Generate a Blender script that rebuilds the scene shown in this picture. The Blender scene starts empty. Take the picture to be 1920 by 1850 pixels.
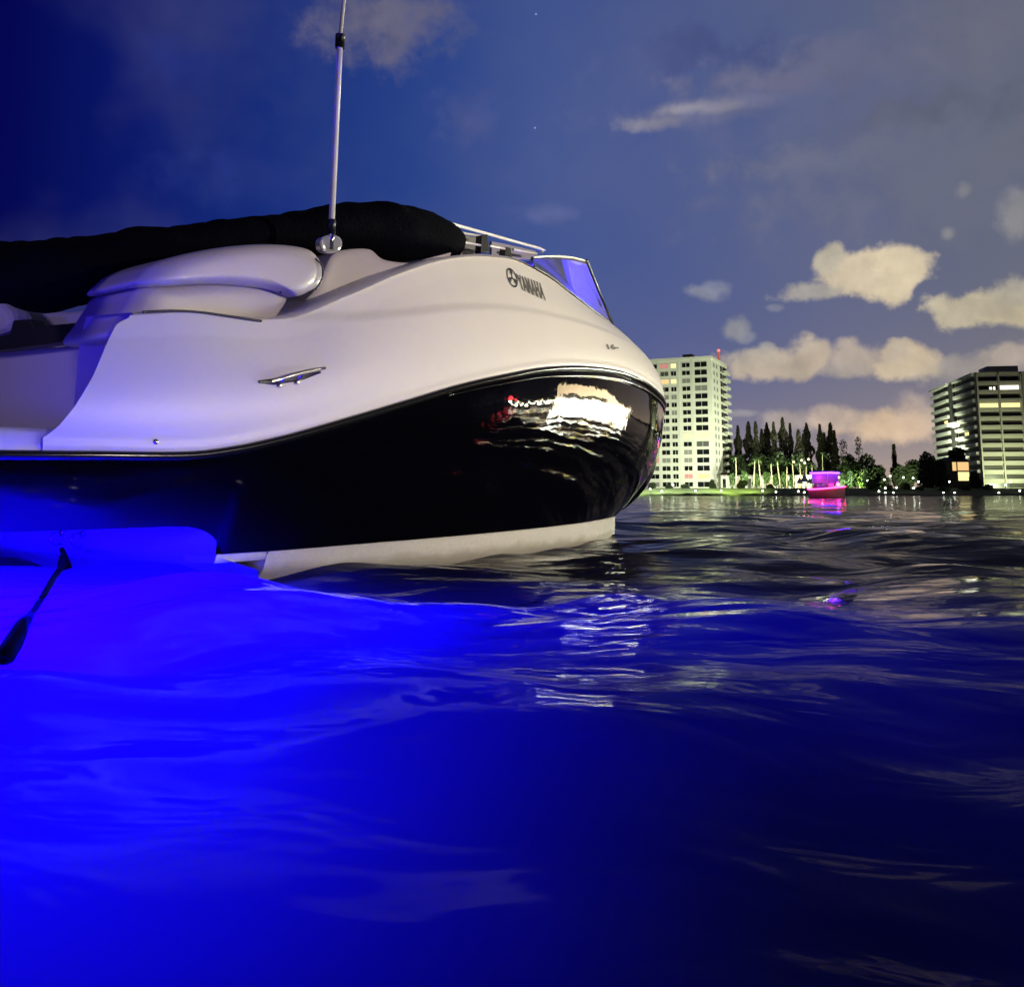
import bpy, math, random
import numpy as np
from mathutils import Vector, Matrix, noise as mnoise
from mathutils.bvhtree import BVHTree
random.seed(7); rng = np.random.default_rng(11)
scene = bpy.context.scene
col = scene.collection

# ------------------------------------------------------------------ camera
F = 1800.0; PITCH = math.radians(8.5); CAMH = 0.35; HOR = 927.0
OFF = HOR - 925 - F * math.tan(PITCH)
cam_d = bpy.data.cameras.new('camera'); cam = bpy.data.objects.new('camera', cam_d); col.objects.link(cam)
cam.location = (0, 0, CAMH); cam.rotation_euler = (math.pi / 2 + PITCH, 0, 0)
cam_d.sensor_width = 36; cam_d.lens = 36 * F / 1920; cam_d.shift_y = OFF / 1920
cam_d.clip_start = 0.05; cam_d.clip_end = 20000
scene.camera = cam
scene.view_settings.view_transform = 'Standard'; scene.view_settings.look = 'None'
scene.view_settings.exposure = 0; scene.view_settings.gamma = 1
scene.render.engine = 'CYCLES'
scene.cycles.use_denoising = True
scene.cycles.max_bounces = 5; scene.cycles.diffuse_bounces = 2; scene.cycles.glossy_bounces = 4; scene.cycles.sample_clamp_indirect = 24
scene.cycles.caustics_reflective = True

CP, SP = math.cos(PITCH), math.sin(PITCH)
def ray(px, py):
    a = (px - 960) / F; b = -(py - 925 - OFF) / F
    return Vector((a, CP - b * SP, SP + b * CP))
def at(px, py, Y):
    r = ray(px, py); k = Y / r.y
    return Vector((r.x * k, Y, CAMH + r.z * k))
def proj(p):
    z = p[2] - CAMH; zc = p[1] * CP + z * SP; yc = -p[1] * SP + z * CP
    return 960 + F * p[0] / zc, 925 + OFF - F * yc / zc
def lin(r, g=None, b=None):
    if g is None: g = b = r
    f = lambda c: (c / 255 / 12.92) if c < 11 else ((c / 255 + 0.055) / 1.055) ** 2.4
    return (f(r), f(g), f(b), 1)

# ------------------------------------------------------------------ sky
SUN_EL, SUN_AZ = math.radians(16), math.radians(112)     # azimuth from +Y towards +X
world = bpy.data.worlds.new('World'); scene.world = world; world.use_nodes = True
wn = world.node_tree.nodes; wl = world.node_tree.links; wn.clear()
def N(nodes, typ, **kw):
    n = nodes.new(typ)
    for k, v in kw.items(): setattr(n, k, v)
    return n
def setv(n, i, v):
    n.inputs[i].default_value = v
tc = N(wn, 'ShaderNodeTexCoord'); sep = N(wn, 'ShaderNodeSeparateXYZ'); wl.new(tc.outputs['Generated'], sep.inputs[0])
def wm(op, a, b=None, clamp=False):
    n = N(wn, 'ShaderNodeMath', operation=op); n.use_clamp = clamp
    for i, v in enumerate((a, b)):
        if v is None: continue
        if isinstance(v, (int, float)): n.inputs[i].default_value = v
        else: wl.new(v, n.inputs[i])
    return n.outputs[0]
az = wm('MULTIPLY', wm('ARCTAN2', sep.outputs['X'], sep.outputs['Y']), 180 / math.pi)
el = wm('MULTIPLY', wm('ARCSINE', sep.outputs['Z']), 180 / math.pi)
nz = N(wn, 'ShaderNodeTexNoise'); wl.new(tc.outputs['Generated'], nz.inputs['Vector'])
setv(nz, 'Scale', 26); setv(nz, 'Detail', 5); setv(nz, 'Roughness', 0.56)
nz2 = N(wn, 'ShaderNodeTexNoise'); wl.new(tc.outputs['Generated'], nz2.inputs['Vector'])
setv(nz2, 'Scale', 4.5); setv(nz2, 'Detail', 4)
comb = N(wn, 'ShaderNodeCombineXYZ'); wl.new(az, comb.inputs[0]); wl.new(el, comb.inputs[1])
nc = N(wn, 'ShaderNodeVectorMath', operation='SUBTRACT'); wl.new(nz.outputs['Color'], nc.inputs[0]); nc.inputs[1].default_value = (0.5, 0.5, 0.5)
flat = N(wn, 'ShaderNodeVectorMath', operation='MULTIPLY'); wl.new(nc.outputs[0], flat.inputs[0]); flat.inputs[1].default_value = (1, 1, 0)
WARP = flat.outputs[0]
# base colour round the compass
ramp = N(wn, 'ShaderNodeValToRGB'); wl.new(wm('ADD', wm('DIVIDE', az, 360.0), 0.5), ramp.inputs[0])
stops = [(-180, (7, 8, 20)), (-100, (3, 4, 26)), (-50, (2, 3, 45)), (-29, (4, 6, 80)), (-22, (10, 25, 106)), (-14, (22, 46, 122)), (-6, (40, 66, 136)),
         (2, (62, 84, 146)), (9, (73, 89, 143)), (17, (83, 95, 136)), (28, (97, 103, 124)), (46, (100, 95, 92)), (58, (44, 41, 44)), (75, (14, 14, 22)), (110, (6, 6, 14)), (150, (5, 5, 12))]
cr = ramp.color_ramp
cr.elements[0].position = 0.0; cr.elements[0].color = lin(*stops[0][1])
cr.elements[1].position = 1.0; cr.elements[1].color = lin(*stops[-1][1])
for a, c in stops[1:-1]:
    e = cr.elements.new(a / 360 + 0.5); e.color = lin(*c)
def wmix(fac, a, b, blend='MIX'):
    n = N(wn, 'ShaderNodeMix', data_type='RGBA', blend_type=blend)
    for s, v in ((n.inputs[0], fac), (n.inputs[6], a), (n.inputs[7], b)):
        if isinstance(v, (int, float, tuple)): s.default_value = v
        else: wl.new(v, s)
    return n.outputs[2]
def mapr(v, a, b, c=0.0, d=1.0, smooth=True):
    n = N(wn, 'ShaderNodeMapRange', interpolation_type='SMOOTHSTEP' if smooth else 'LINEAR')
    wl.new(v, n.inputs[0]); setv(n, 1, a); setv(n, 2, b); setv(n, 3, c); setv(n, 4, d)
    return n.outputs[0]
colr = ramp.outputs[0]
colr = wmix(mapr(nz2.outputs['Fac'], 0.38, 0.72, 0.0, 0.22), colr, lin(108, 110, 140))          # faint mottled veil
right = mapr(az, -12, 24); back = mapr(az, 38, 62, 1, 0)
hz = wm('MULTIPLY', wm('MULTIPLY', wm('POWER', 0.5, wm('MAXIMUM', wm('DIVIDE', el, 2.6), 0.0)), right), back)
colr = wmix(wm('MULTIPLY', hz, 0.85), colr, lin(204, 178, 150))
top = mapr(el, 18, 50, 0, 0.4)
colr = wmix(top, colr, wmix(right, lin(6, 12, 80), lin(70, 72, 92)))
# individual clouds, by compass direction and elevation: px, py, rx, ry, colour, opacity, softness, ragged
CL = [(1475, 175, 330, 95, (112, 112, 138), .24, .9, .8), (1265, 222, 105, 26, (124, 122, 142), .6, .8, .7), (1340, 196, 130, 18, (132, 130, 150), .5, .8, .7),
      (735, 25, 150, 85, (112, 108, 122), .75, .9, .8), (640, 20, 60, 60, (104, 102, 122), .5, .9, .6), (880, 215, 70, 45, (86, 92, 140), .5, .9, .7),
      (1040, 400, 70, 22, (96, 104, 150), .6, .8, .6), (1700, 330, 330, 120, (118, 117, 124), .3, .9, .8), (1850, 60, 200, 90, (112, 109, 122), .35, .9, .8),
      (1215, 236, 60, 14, (140, 138, 150), .6, .9, .9), (1290, 205, 90, 12, (150, 147, 158), .6, .9, .9), (1420, 150, 180, 30, (112, 110, 134), .6, .9, 1.0), (1560, 110, 160, 40, (104, 104, 128), .5, .9, 1.0), (1180, 110, 120, 22, (88, 96, 146), .5, .9, 1.0), (1500, 300, 200, 26, (112, 114, 132), .5, .9, 1.0), (1750, 210, 180, 40, (92, 94, 112), .6, .9, 1.0), (1330, 90, 160, 40, (66, 74, 122), .6, .9, 1.0),
      (440, 330, 150, 50, (44, 58, 130), .45, .9, .7), (350, 120, 90, 40, (32, 48, 125), .4, .9, .7),
      (1655, 512, 85, 52, (212, 196, 166), .95, .28, .55), (1600, 520, 70, 34, (203, 188, 162), .95, .3, .55), (1556, 482, 34, 32, (188, 178, 158), .9, .35, .6), (1690, 500, 42, 48, (212, 197, 168), .9, .28, .4),
      (1520, 548, 62, 17, (170, 164, 155), .85, .45, .7), (1330, 547, 46, 16, (136, 138, 152), .75, .6, .7), (1350, 535, 26, 14, (128, 132, 150), .6, .6, .7),
      (1880, 575, 112, 40, (200, 188, 158), .95, .3, .5), (1810, 580, 60, 30, (184, 174, 152), .9, .35, .55), (1900, 545, 50, 26, (176, 168, 152), .8, .4, .6),
      (1378, 615, 28, 26, (150, 150, 152), .75, .5, .6), (1400, 632, 22, 14, (140, 142, 150), .6, .5, .6),
      (1450, 685, 105, 28, (188, 172, 152), .92, .4, .6), (1520, 664, 42, 32, (192, 176, 156), .9, .35, .55), (1420, 672, 60, 20, (176, 166, 152), .8, .5, .6), (1440, 655, 18, 14, (166, 160, 154), .7, .5, .6),
      (1597, 672, 42, 36, (180, 166, 152), .9, .4, .6), (1575, 695, 40, 18, (168, 158, 150), .8, .5, .6), (1700, 676, 66, 34, (200, 182, 156), .95, .28, .5), (1680, 660, 30, 22, (186, 172, 154), .85, .35, .6),
      (1800, 690, 60, 26, (168, 160, 150), .7, .6, .7), (1890, 672, 60, 24, (186, 170, 156), .75, .5, .7),
      (1670, 800, 130, 32, (216, 188, 158), .9, .5, .6), (1560, 790, 60, 24, (196, 176, 160), .8, .5, .6), (1470, 790, 36, 22, (178, 164, 154), .7, .5, .6), (1740, 770, 60, 40, (200, 178, 158), .6, .7, .7), (1392, 775, 40, 8, (160, 156, 156), .6, .6, .5),
      (1775, 432, 12, 11, (150, 149, 148), .6, .8, .8), (1804, 355, 13, 11, (144, 143, 146), .5, .8, .8), (1905, 405, 30, 42, (150, 149, 146), .6, .7, .6), (1455, 576, 16, 8, (132, 134, 148), .6, .6, .5),
      # beyond the frame, seen only in the water and the hull
      (2150, 620, 180, 60, (190, 174, 150), .8, .5, .6), (2400, 480, 200, 90, (120, 114, 112), .6, .8, .7)]
shade = mapr(nz.outputs['Fac'], 0.3, 0.7, 0.0, 1.0, False)
DEG = 180 / math.pi
for (px, py, rx, ry, c, op, soft, rag) in CL:
    r = ray(px, py).normalized(); a0 = math.atan2(r.x, r.y) * DEG; e0 = math.asin(r.z) * DEG
    k = DEG / F * 0.95; rxd, ryd = rx * k, ry * k
    v = N(wn, 'ShaderNodeVectorMath', operation='SUBTRACT'); wl.new(comb.outputs[0], v.inputs[0]); v.inputs[1].default_value = (a0, e0, 0)
    s = N(wn, 'ShaderNodeVectorMath', operation='MULTIPLY'); wl.new(v.outputs[0], s.inputs[0]); s.inputs[1].default_value = (1 / rxd, 1 / ryd, 0)
    w = N(wn, 'ShaderNodeVectorMath', operation='SCALE'); wl.new(WARP, w.inputs[0]); setv(w, 'Scale', rag * 3.6)
    s2 = N(wn, 'ShaderNodeVectorMath', operation='ADD'); wl.new(s.outputs[0], s2.inputs[0]); wl.new(w.outputs[0], s2.inputs[1])
    ln = N(wn, 'ShaderNodeVectorMath', operation='LENGTH'); wl.new(s2.outputs[0], ln.inputs[0])
    m = mapr(ln.outputs['Value'], 1.06 + soft * .42, .97 - soft * 1.0, 0.0, op)
    colr = wmix(m, colr, wmix(shade, lin(*[int(q * .93) for q in c]), lin(*[min(255, int(q * 1.1)) for q in c])))
for (px, py) in ((1005, 27), (1003, 240)):                                   # two faint stars
    r = ray(px, py).normalized()
    v = N(wn, 'ShaderNodeVectorMath', operation='DISTANCE'); wl.new(tc.outputs['Generated'], v.inputs[0]); v.inputs[1].default_value = r
    colr = wmix(mapr(v.outputs['Value'], 0.0016, 0.0003, 0, .7), colr, lin(150, 175, 220))
colr = wmix(mapr(el, -0.2, -2.0, 0, 1), colr, lin(20, 20, 26))
sky = N(wn, 'ShaderNodeTexSky', sky_type='NISHITA'); sky.sun_disc = False
sky.sun_elevation = math.radians(-4); sky.sun_rotation = SUN_AZ
dusk = N(wn, 'ShaderNodeVectorMath', operation='SCALE'); wl.new(sky.outputs[0], dusk.inputs[0]); setv(dusk, 'Scale', 0.008)
tot = N(wn, 'ShaderNodeVectorMath', operation='ADD'); wl.new(colr, tot.inputs[0]); wl.new(dusk.outputs[0], tot.inputs[1])
bg = N(wn, 'ShaderNodeBackground'); wl.new(tot.outputs[0], bg.inputs[0]); setv(bg, 1, 1.0)
wo = N(wn, 'ShaderNodeOutputWorld'); wl.new(bg.outputs[0], wo.inputs[0])
world.cycles.sampling_method = 'MANUAL'; world.cycles.sample_map_resolution = 512

# ------------------------------------------------------------------ sun-like key (warm city glow / moon from the right)
def lamp(name, typ, loc, energy, color, **kw):
    d = bpy.data.lights.new(name, typ); d.energy = energy; d.color = color
    for k, v in kw.items(): setattr(d, k, v)
    o = bpy.data.objects.new(name, d); col.objects.link(o); o.location = loc
    return o
def aim(o, target):
    o.rotation_euler = (Vector(target) - o.location).to_track_quat('-Z', 'Y').to_euler()
sd = Vector((math.sin(SUN_AZ) * math.cos(SUN_EL), math.cos(SUN_AZ) * math.cos(SUN_EL), math.sin(SUN_EL)))
sun = lamp('sun', 'SUN', sd * 50, 0.10, (1.0, 0.86, 0.74), angle=math.radians(10)); aim(sun, (0, 0, 0))   # weak moon-like key
# warm deck light of the photographer's own boat, out of frame to the right
dl = lamp('deck_light', 'SPOT', (6.2, 3.0, 2.2), 1620, (1.0, 0.85, 0.67), spot_size=math.radians(60), spot_blend=1.0, shadow_soft_size=.12)
aim(dl, (6.2 - 6 * math.cos(math.radians(27)), 3.0 + 6 * math.sin(math.radians(27)), 1.15))
# blue wash lamp added out of frame to the left, tints the other boat's quarter
BL = lamp('stern_wash_lamp', 'SPOT', (-1.7, 1.1, 0.40), 165, (.04, .015, 1.0), spot_size=math.radians(52), spot_blend=1.0, shadow_soft_size=.1); aim(BL, (-1.42, 3.2, .62))
vl = lamp('stern_glow_lamp', 'AREA', (-3.3, 2.3, 1.7), 9, (.66, .52, 1.0), shape='DISK', size=.4); aim(vl, (-1.6, 4.2, .9))  # added violet fill for the transom wall, no real fixture
# the blue LED lamps under water at the photographer's own stern and under the other boat's platform, plus one added fill
BLUE = (0.003, 0.0, 1.0)
def uw(loc, e, half, r=.12):
    o = lamp('underwater_lamp', 'SPOT', loc, e, BLUE, spot_size=math.radians(2 * half), spot_blend=1.0, shadow_soft_size=r); aim(o, (loc[0], loc[1], 1)); return o
uw((-1.05, 1.2, -1.2), 150, 49)
uw((-1.55, 2.55, -1.2), 950, 58)
uw((0.0, 2.75, -1.3), 24, 58)
uw((-3.0, 2.3, -1.2), 420, 62)
uw((-1.9, 3.45, -0.9), 300, 62)
uw((1.2, 1.7, -1.8), 5, 62, .3)  # added weak fill, tints the right-hand water blue

# ------------------------------------------------------------------ helpers
def link(o, parent=None):
    col.objects.link(o)
    if parent is not None: o.parent = parent
    return o
def mesh_obj(name, verts, faces, mat, parent=None, smooth=True):
    me = bpy.data.meshes.new(name); me.from_pydata([tuple(v) for v in verts], [], [tuple(f) for f in faces])
    me.validate(); me.update()
    if mat: me.materials.append(mat)
    if smooth and len(me.polygons): me.polygons.foreach_set('use_smooth', [True] * len(me.polygons))
    return link(bpy.data.objects.new(name, me), parent)
def empty(name, loc, rz=0):
    o = bpy.data.objects.new(name, None); o.location = loc; o.rotation_euler = (0, 0, rz); o.empty_display_size = .2
    return link(o)
def tag(o, label=None, cat=None, group=None, kind=None):
    for k, v in (('label', label), ('category', cat), ('group', group), ('kind', kind)):
        if v: o[k] = v
    return o
def copy_tree(o, parent=None):
    c = o.copy(); col.objects.link(c); c.parent = parent
    for ch in list(o.children): copy_tree(ch, c)
    return c
class MB:
    def __init__(s): s.v = []; s.f = []
    def add(s, v, f):
        n = len(s.v); s.v += [tuple(q) for q in v]; s.f += [tuple(i + n for i in q) for q in f]; return s
    def box(s, x0, x1, y0, y1, z0, z1):
        v = [(x, y, z) for z in (z0, z1) for x, y in ((x0, y0), (x1, y0), (x1, y1), (x0, y1))]
        return s.add(v, [(3, 2, 1, 0), (4, 5, 6, 7), (0, 1, 5, 4), (1, 2, 6, 5), (2, 3, 7, 6), (3, 0, 4, 7)])
    def grid(s, rows, closed=False):
        m = len(rows[0]); v = [p for r in rows for p in r]; f = []
        for i in range(len(rows) - 1):
            for j in range(m if closed else m - 1):
                k = (j + 1) % m
                f.append((i * m + j, i * m + k, (i + 1) * m + k, (i + 1) * m + j))
        return s.add(v, f)
    def tube(s, pts, r, n=10, cap=True):
        pts = [Vector(p) for p in pts]; rr = r if isinstance(r, (list, tuple)) else [r] * len(pts)
        rows = []; up = Vector((0, 0, 1))
        for i, p in enumerate(pts):
            d = (pts[min(i + 1, len(pts) - 1)] - pts[max(i - 1, 0)]).normalized()
            a = d.cross(up if abs(d.dot(up)) < .95 else Vector((1, 0, 0))).normalized(); b = d.cross(a)
            rows.append([p + (a * math.cos(t) + b * math.sin(t)) * rr[i] for t in [2 * math.pi * k / n for k in range(n)]])
        k0 = len(s.v); s.grid(rows, True)
        if cap:
            s.f.append(tuple(k0 + i for i in range(n))); m = k0 + (len(rows) - 1) * n
            s.f.append(tuple(m + n - 1 - i for i in range(n)))
        return s
    def lathe(s, base, prof, n=20):          # prof: (radius, z)
        rows = [[(base[0] + r * math.cos(2 * math.pi * k / n), base[1] + r * math.sin(2 * math.pi * k / n), base[2] + z) for k in range(n)] for r, z in prof]
        return s.grid(rows, True)
    def build(s, name, mat, parent=None, smooth=True): return mesh_obj(name, s.v, s.f, mat, parent, smooth)
def bevel(o, w, seg=2):
    m = o.modifiers.new('bevel', 'BEVEL'); m.width = w; m.segments = seg; m.limit_method = 'ANGLE'; m.angle_limit = math.radians(35); m.harden_normals = False
    return o
def mat(name, color, rough=.5, metal=0.0, spec=.5, coat=0.0, bump=0.0, bscale=20, emit=None, estr=0.0, vary=0.0, vscale=8, trans=0):
    m = bpy.data.materials.new(name); m.use_nodes = True; nt = m.node_tree; b = nt.nodes['Principled BSDF']
    c = tuple(color) + ((1,) if len(color) == 3 else ())
    b.inputs['Base Color'].default_value = c; b.inputs['Roughness'].default_value = rough; b.inputs['Metallic'].default_value = metal
    b.inputs['Specular IOR Level'].default_value = spec; b.inputs['Coat Weight'].default_value = coat; b.inputs['Coat Roughness'].default_value = .03
    b.inputs['Transmission Weight'].default_value = trans
    if emit: b.inputs['Emission Color'].default_value = tuple(emit) + (1,); b.inputs['Emission Strength'].default_value = estr
    t = None
    if bump or vary:
        t = nt.nodes.new('ShaderNodeTexCoord')
    if vary:
        n = nt.nodes.new('ShaderNodeTexNoise'); n.inputs['Scale'].default_value = vscale; n.inputs['Detail'].default_value = 5
        nt.links.new(t.outputs['Object'], n.inputs['Vector'])
        x = nt.nodes.new('ShaderNodeMix'); x.data_type = 'RGBA'
        x.inputs[6].default_value = tuple(q * (1 - vary) for q in c[:3]) + (1,); x.inputs[7].default_value = tuple(min(1, q * (1 + vary)) for q in c[:3]) + (1,)
        nt.links.new(n.outputs['Fac'], x.inputs[0]); nt.links.new(x.outputs[2], b.inputs['Base Color'])
    if bump:
        n = nt.nodes.new('ShaderNodeTexNoise'); n.inputs['Scale'].default_value = bscale; n.inputs['Detail'].default_value = 4
        nt.links.new(t.outputs['Object'], n.inputs['Vector'])
        u = nt.nodes.new('ShaderNodeBump'); u.inputs['Strength'].default_value = bump; u.inputs['Distance'].default_value = .02
        nt.links.new(n.outputs['Fac'], u.inputs['Height']); nt.links.new(u.outputs[0], b.inputs['Normal'])
    return m
M = {}
M['gelcoat'] = mat('white_gelcoat', (.72, .70, .67), .36, coat=0, vary=.04, vscale=3)
M['hull_white'] = mat('white_bottom_paint', (.62, .60, .57), .5, bump=.15, bscale=160, vary=.12, vscale=40)
M['black_gel'] = mat('black_gelcoat', (.0012, .0012, .0025), .03, spec=.85, bump=.22, bscale=2.4)
M['rubber'] = mat('black_rub_rail', (.008, .008, .009), .16, spec=.6)
M['canvas'] = mat('black_canvas', (.0014, .0014, .0035), .9, spec=.04, bump=.5, bscale=60)
M['vinyl'] = mat('grey_white_vinyl', (.55, .52, .54), .45, bump=.06, bscale=120)
M['vinyl_dark'] = mat('black_vinyl', (.006, .006, .008), .5)
M['grey_plastic'] = mat('grey_plastic', (.2, .2, .19), .4)
M['chrome'] = mat('chrome', (.8, .8, .8), .12, metal=1)
M['steel'] = mat('brushed_steel', (.55, .53, .52), .3, metal=.9)
M['alu'] = mat('satin_aluminium', (.85, .84, .84), .3, metal=0)
M['black'] = mat('black_plastic', (.005, .005, .006), .4)
M['seam'] = mat('dark_seam', (.03, .025, .035), .6)
M['decal'] = mat('grey_decal', (.13, .125, .115), .5)
M['pad'] = mat('grey_lilac_pad', (.40, .365, .40), .38, coat=.2, vary=.05, vscale=3)
M['rope'] = mat('black_rope', (.001, .001, .003), .9, spec=.05)
M['glass'] = mat('tinted_glass', (.62, .64, .66), .02, trans=.9, spec=.5)
M['clear'] = mat('clear_plastic', (.9, .9, .9), .08, trans=.75)

# ------------------------------------------------------------------ the water
def water():
    th = np.concatenate([np.linspace(-46, 46, 760), np.linspace(47, 313, 170)]) * math.pi / 180
    R = 0.16 * (9000 / 0.16) ** (np.linspace(0, 1, 430))
    nT, nR = len(th), len(R)
    rr, tt = np.meshgrid(R, th, indexing='ij')
    X, Y = rr * np.sin(tt), rr * np.cos(tt)
    Z = np.zeros_like(X)
    for k in range(70):
        lam = 0.28 * (7.0 / 0.28) ** (k / 69.0) * rng.uniform(.9, 1.1)
        ang = rng.normal(math.radians(100), math.radians(42))
        slope = 0.025 * (1.0 if lam < 1.6 else (1.6 / lam) ** 1.3) * (1.0 if lam > .6 else (lam / .6) ** 1.0)
        amp = slope * lam / (2 * math.pi) * 1.35
        fade = np.clip((lam / (rr * 0.026) - 2.5) / 3.0, 0, 1)
        Z += amp * fade * np.cos(2 * math.pi / lam * (X * math.cos(ang) + Y * math.sin(ang)) + rng.uniform(0, 6.28))
    v = np.stack([X.ravel(), Y.ravel(), Z.ravel()], 1)
    i, j = np.meshgrid(np.arange(nR - 1), np.arange(nT), indexing='ij'); j2 = (j + 1) % nT
    f = np.stack([i * nT + j2, (i + 1) * nT + j2, (i + 1) * nT + j, i * nT + j], -1).reshape(-1, 4)
    c = len(v); v = np.vstack([v, [[0, 0, float(Z[0].mean())]]])
    tri = [(c, int((b + 1) % nT), int(b)) for b in range(nT)]
    me = bpy.data.meshes.new('water')
    nf = len(f); me.vertices.add(len(v)); me.vertices.foreach_set('co', v.ravel())
    loops = np.concatenate([f.ravel(), np.array(tri).ravel()]); me.loops.add(len(loops)); me.loops.foreach_set('vertex_index', loops)
    st = np.concatenate([np.arange(nf) * 4, nf * 4 + np.arange(len(tri)) * 3]); me.polygons.add(nf + len(tri)); me.polygons.foreach_set('loop_start', st)
    me.polygons.foreach_set('use_smooth', [True] * (nf + len(tri)))
    me.update(calc_edges=True); me.validate()
    o = link(bpy.data.objects.new('water', me)); tag(o, kind='structure')
    m = bpy.data.materials.new('murky_water'); m.use_nodes = True; nt = m.node_tree; nt.nodes.clear()
    L = nt.links
    t = nt.nodes.new('ShaderNodeTexCoord')
    mp = nt.nodes.new('ShaderNodeMapping'); mp.inputs['Scale'].default_value = (1.0, 1.7, 1); mp.inputs['Rotation'].default_value = (0, 0, .2)
    L.new(t.outputs['Object'], mp.inputs[0])
    n1 = nt.nodes.new('ShaderNodeTexNoise'); n1.inputs['Scale'].default_value = 2.6; n1.inputs['Detail'].default_value = 3.2; n1.inputs['Roughness'].default_value = .5; n1.inputs['Distortion'].default_value = .6
    L.new(mp.outputs[0], n1.inputs['Vector'])
    b1 = nt.nodes.new('ShaderNodeBump'); b1.inputs['Strength'].default_value = .38; b1.inputs['Distance'].default_value = .05
    L.new(n1.outputs['Fac'], b1.inputs['Height'])
    n2 = nt.nodes.new('ShaderNodeTexNoise'); n2.inputs['Scale'].default_value = .35; n2.inputs['Detail'].default_value = 4
    L.new(mp.outputs[0], n2.inputs['Vector'])
    b2 = nt.nodes.new('ShaderNodeBump'); b2.inputs['Strength'].default_value = 1.0; b2.inputs['Distance'].default_value = .18
    L.new(n2.outputs['Fac'], b2.inputs['Height']); L.new(b1.outputs[0], b2.inputs['Normal'])
    tr = nt.nodes.new('ShaderNodeBsdfTranslucent'); tr.inputs[0].default_value = (.8, .8, .85, 1)
    df = nt.nodes.new('ShaderNodeBsdfDiffuse'); df.inputs[0].default_value = (.004, .004, .012, 1)
    body = nt.nodes.new('ShaderNodeAddShader'); L.new(tr.outputs[0], body.inputs[0]); L.new(df.outputs[0], body.inputs[1])
    gl = nt.nodes.new('ShaderNodeBsdfGlossy'); gl.inputs['Roughness'].default_value = .05; gl.inputs[0].default_value = (1, 1, 1, 1)
    L.new(b2.outputs[0], gl.inputs['Normal'])
    fr = nt.nodes.new('ShaderNodeFresnel'); fr.inputs['IOR'].default_value = 1.33; L.new(b2.outputs[0], fr.inputs['Normal'])
    mx = nt.nodes.new('ShaderNodeMixShader'); pw_ = nt.nodes.new('ShaderNodeMath'); pw_.operation = 'POWER'; pw_.inputs[1].default_value = 2.55; L.new(fr.outputs[0], pw_.inputs[0]); L.new(pw_.outputs[0], mx.inputs[0]); L.new(body.outputs[0], mx.inputs[1]); L.new(gl.outputs[0], mx.inputs[2])
    out = nt.nodes.new('ShaderNodeOutputMaterial'); L.new(mx.outputs[0], out.inputs[0])
    me.materials.append(m)
    return o
water()
bed = MB().grid([[Vector((x, y, -3.2 + .15 * mnoise.noise(Vector((x * .4, y * .4, 0))))) for x in np.linspace(-60, 60, 60)] for y in np.linspace(-30, 90, 60)]).grid([[Vector((x, y, -3.5)) for x in (-2500, 2500)] for y in (-2000, 2000)]).build('seabed', mat('dark_silt', (.006, .006, .007), .95, vary=.3), None)
tag(bed, kind='structure')

# ------------------------------------------------------------------ the motorboat (local: x forward from the stern, y to port, z up)
BW = 1.25; ANG = math.radians(54.5); DV = Vector((math.cos(ANG), math.sin(ANG), 0)); SV = Vector((DV.y, -DV.x, 0))
B0 = Vector((-1.6, 3.0, 0)) - BW * SV
def bw(t, w, z): return B0 + DV * t + SV * w + Vector((0, 0, z))
def loc(t, w, z): return Vector((t, -w, z))
boat = empty('motorboat', B0, ANG)
tag(boat, 'white and black motorboat with folded black canvas floating in the foreground', 'boat')
def plan(t, Wm, t0, L_, n, m):
    u = min(max((t - t0) / (L_ - t0), 0), 1); return Wm * (1 - u ** n) ** (1 / m)
def w_rail(t): return plan(t, 1.25, 2.3, 6.8, 2.4, 1.2)
def w_low(t): return plan(t, 1.12, 1.8, 6.1, 1.9, 1.1)
def delta(t): return float(np.interp(t, [0, 1.5, 3, 4.5, 6, 6.8], [.08, .12, .22, .28, .25, .1]))
def w_sh(t): return max(w_rail(t) - delta(t), 0.0)
def sm(xs, ys):
    """smooth curve through knots (monotone-ish cubic)"""
    xs = np.array(xs, float); ys = np.array(ys, float); h = np.diff(xs); d = np.diff(ys) / h
    m = np.zeros(len(xs)); m[0] = d[0]; m[-1] = d[-1]
    for i in range(1, len(xs) - 1):
        m[i] = 0 if d[i - 1] * d[i] <= 0 else (h[i - 1] + h[i]) / (h[i - 1] / d[i] + h[i] / d[i - 1]) if True else 0
    def f(x):
        x = min(max(x, xs[0]), xs[-1]); i = int(min(max(np.searchsorted(xs, x) - 1, 0), len(xs) - 2)); s = (x - xs[i]) / h[i]
        return float((1 + 2 * s) * (1 - s) ** 2 * ys[i] + s * (1 - s) ** 2 * h[i] * m[i] + s * s * (3 - 2 * s) * ys[i + 1] + s * s * (s - 1) * h[i] * m[i + 1])
    return f
z_rail = sm([-.6, -.1, .3, .7, .9, 1.1, 1.5, 1.9, 2.3, 2.7, 3.1, 3.5, 3.9, 4.3, 4.7, 5.1, 5.5, 5.9, 6.8],
            [.452, .468, .479, .492, .520, .563, .669, .781, .893, .986, 1.067, 1.121, 1.155, 1.172, 1.168, 1.152, 1.135, 1.12, 1.10])
z_low = sm([.4, 1.1, 1.9, 2.7, 3.5, 4.3, 5.1, 6.1], [.115, .119, .131, .141, .150, .159, .168, .172])
z_sh = sm([.3, .5, .8, 1.05, 1.2, 1.6, 2.0, 2.4, 2.8, 3.2, 3.6, 4.0, 4.4, 4.8, 5.2, 5.6, 6.2, 6.8],
          [.955, 1.0, 1.054, 1.068, 1.091, 1.26, 1.45, 1.608, 1.713, 1.768, 1.75, 1.706, 1.672, 1.65, 1.63, 1.60, 1.50, 1.30])
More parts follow.
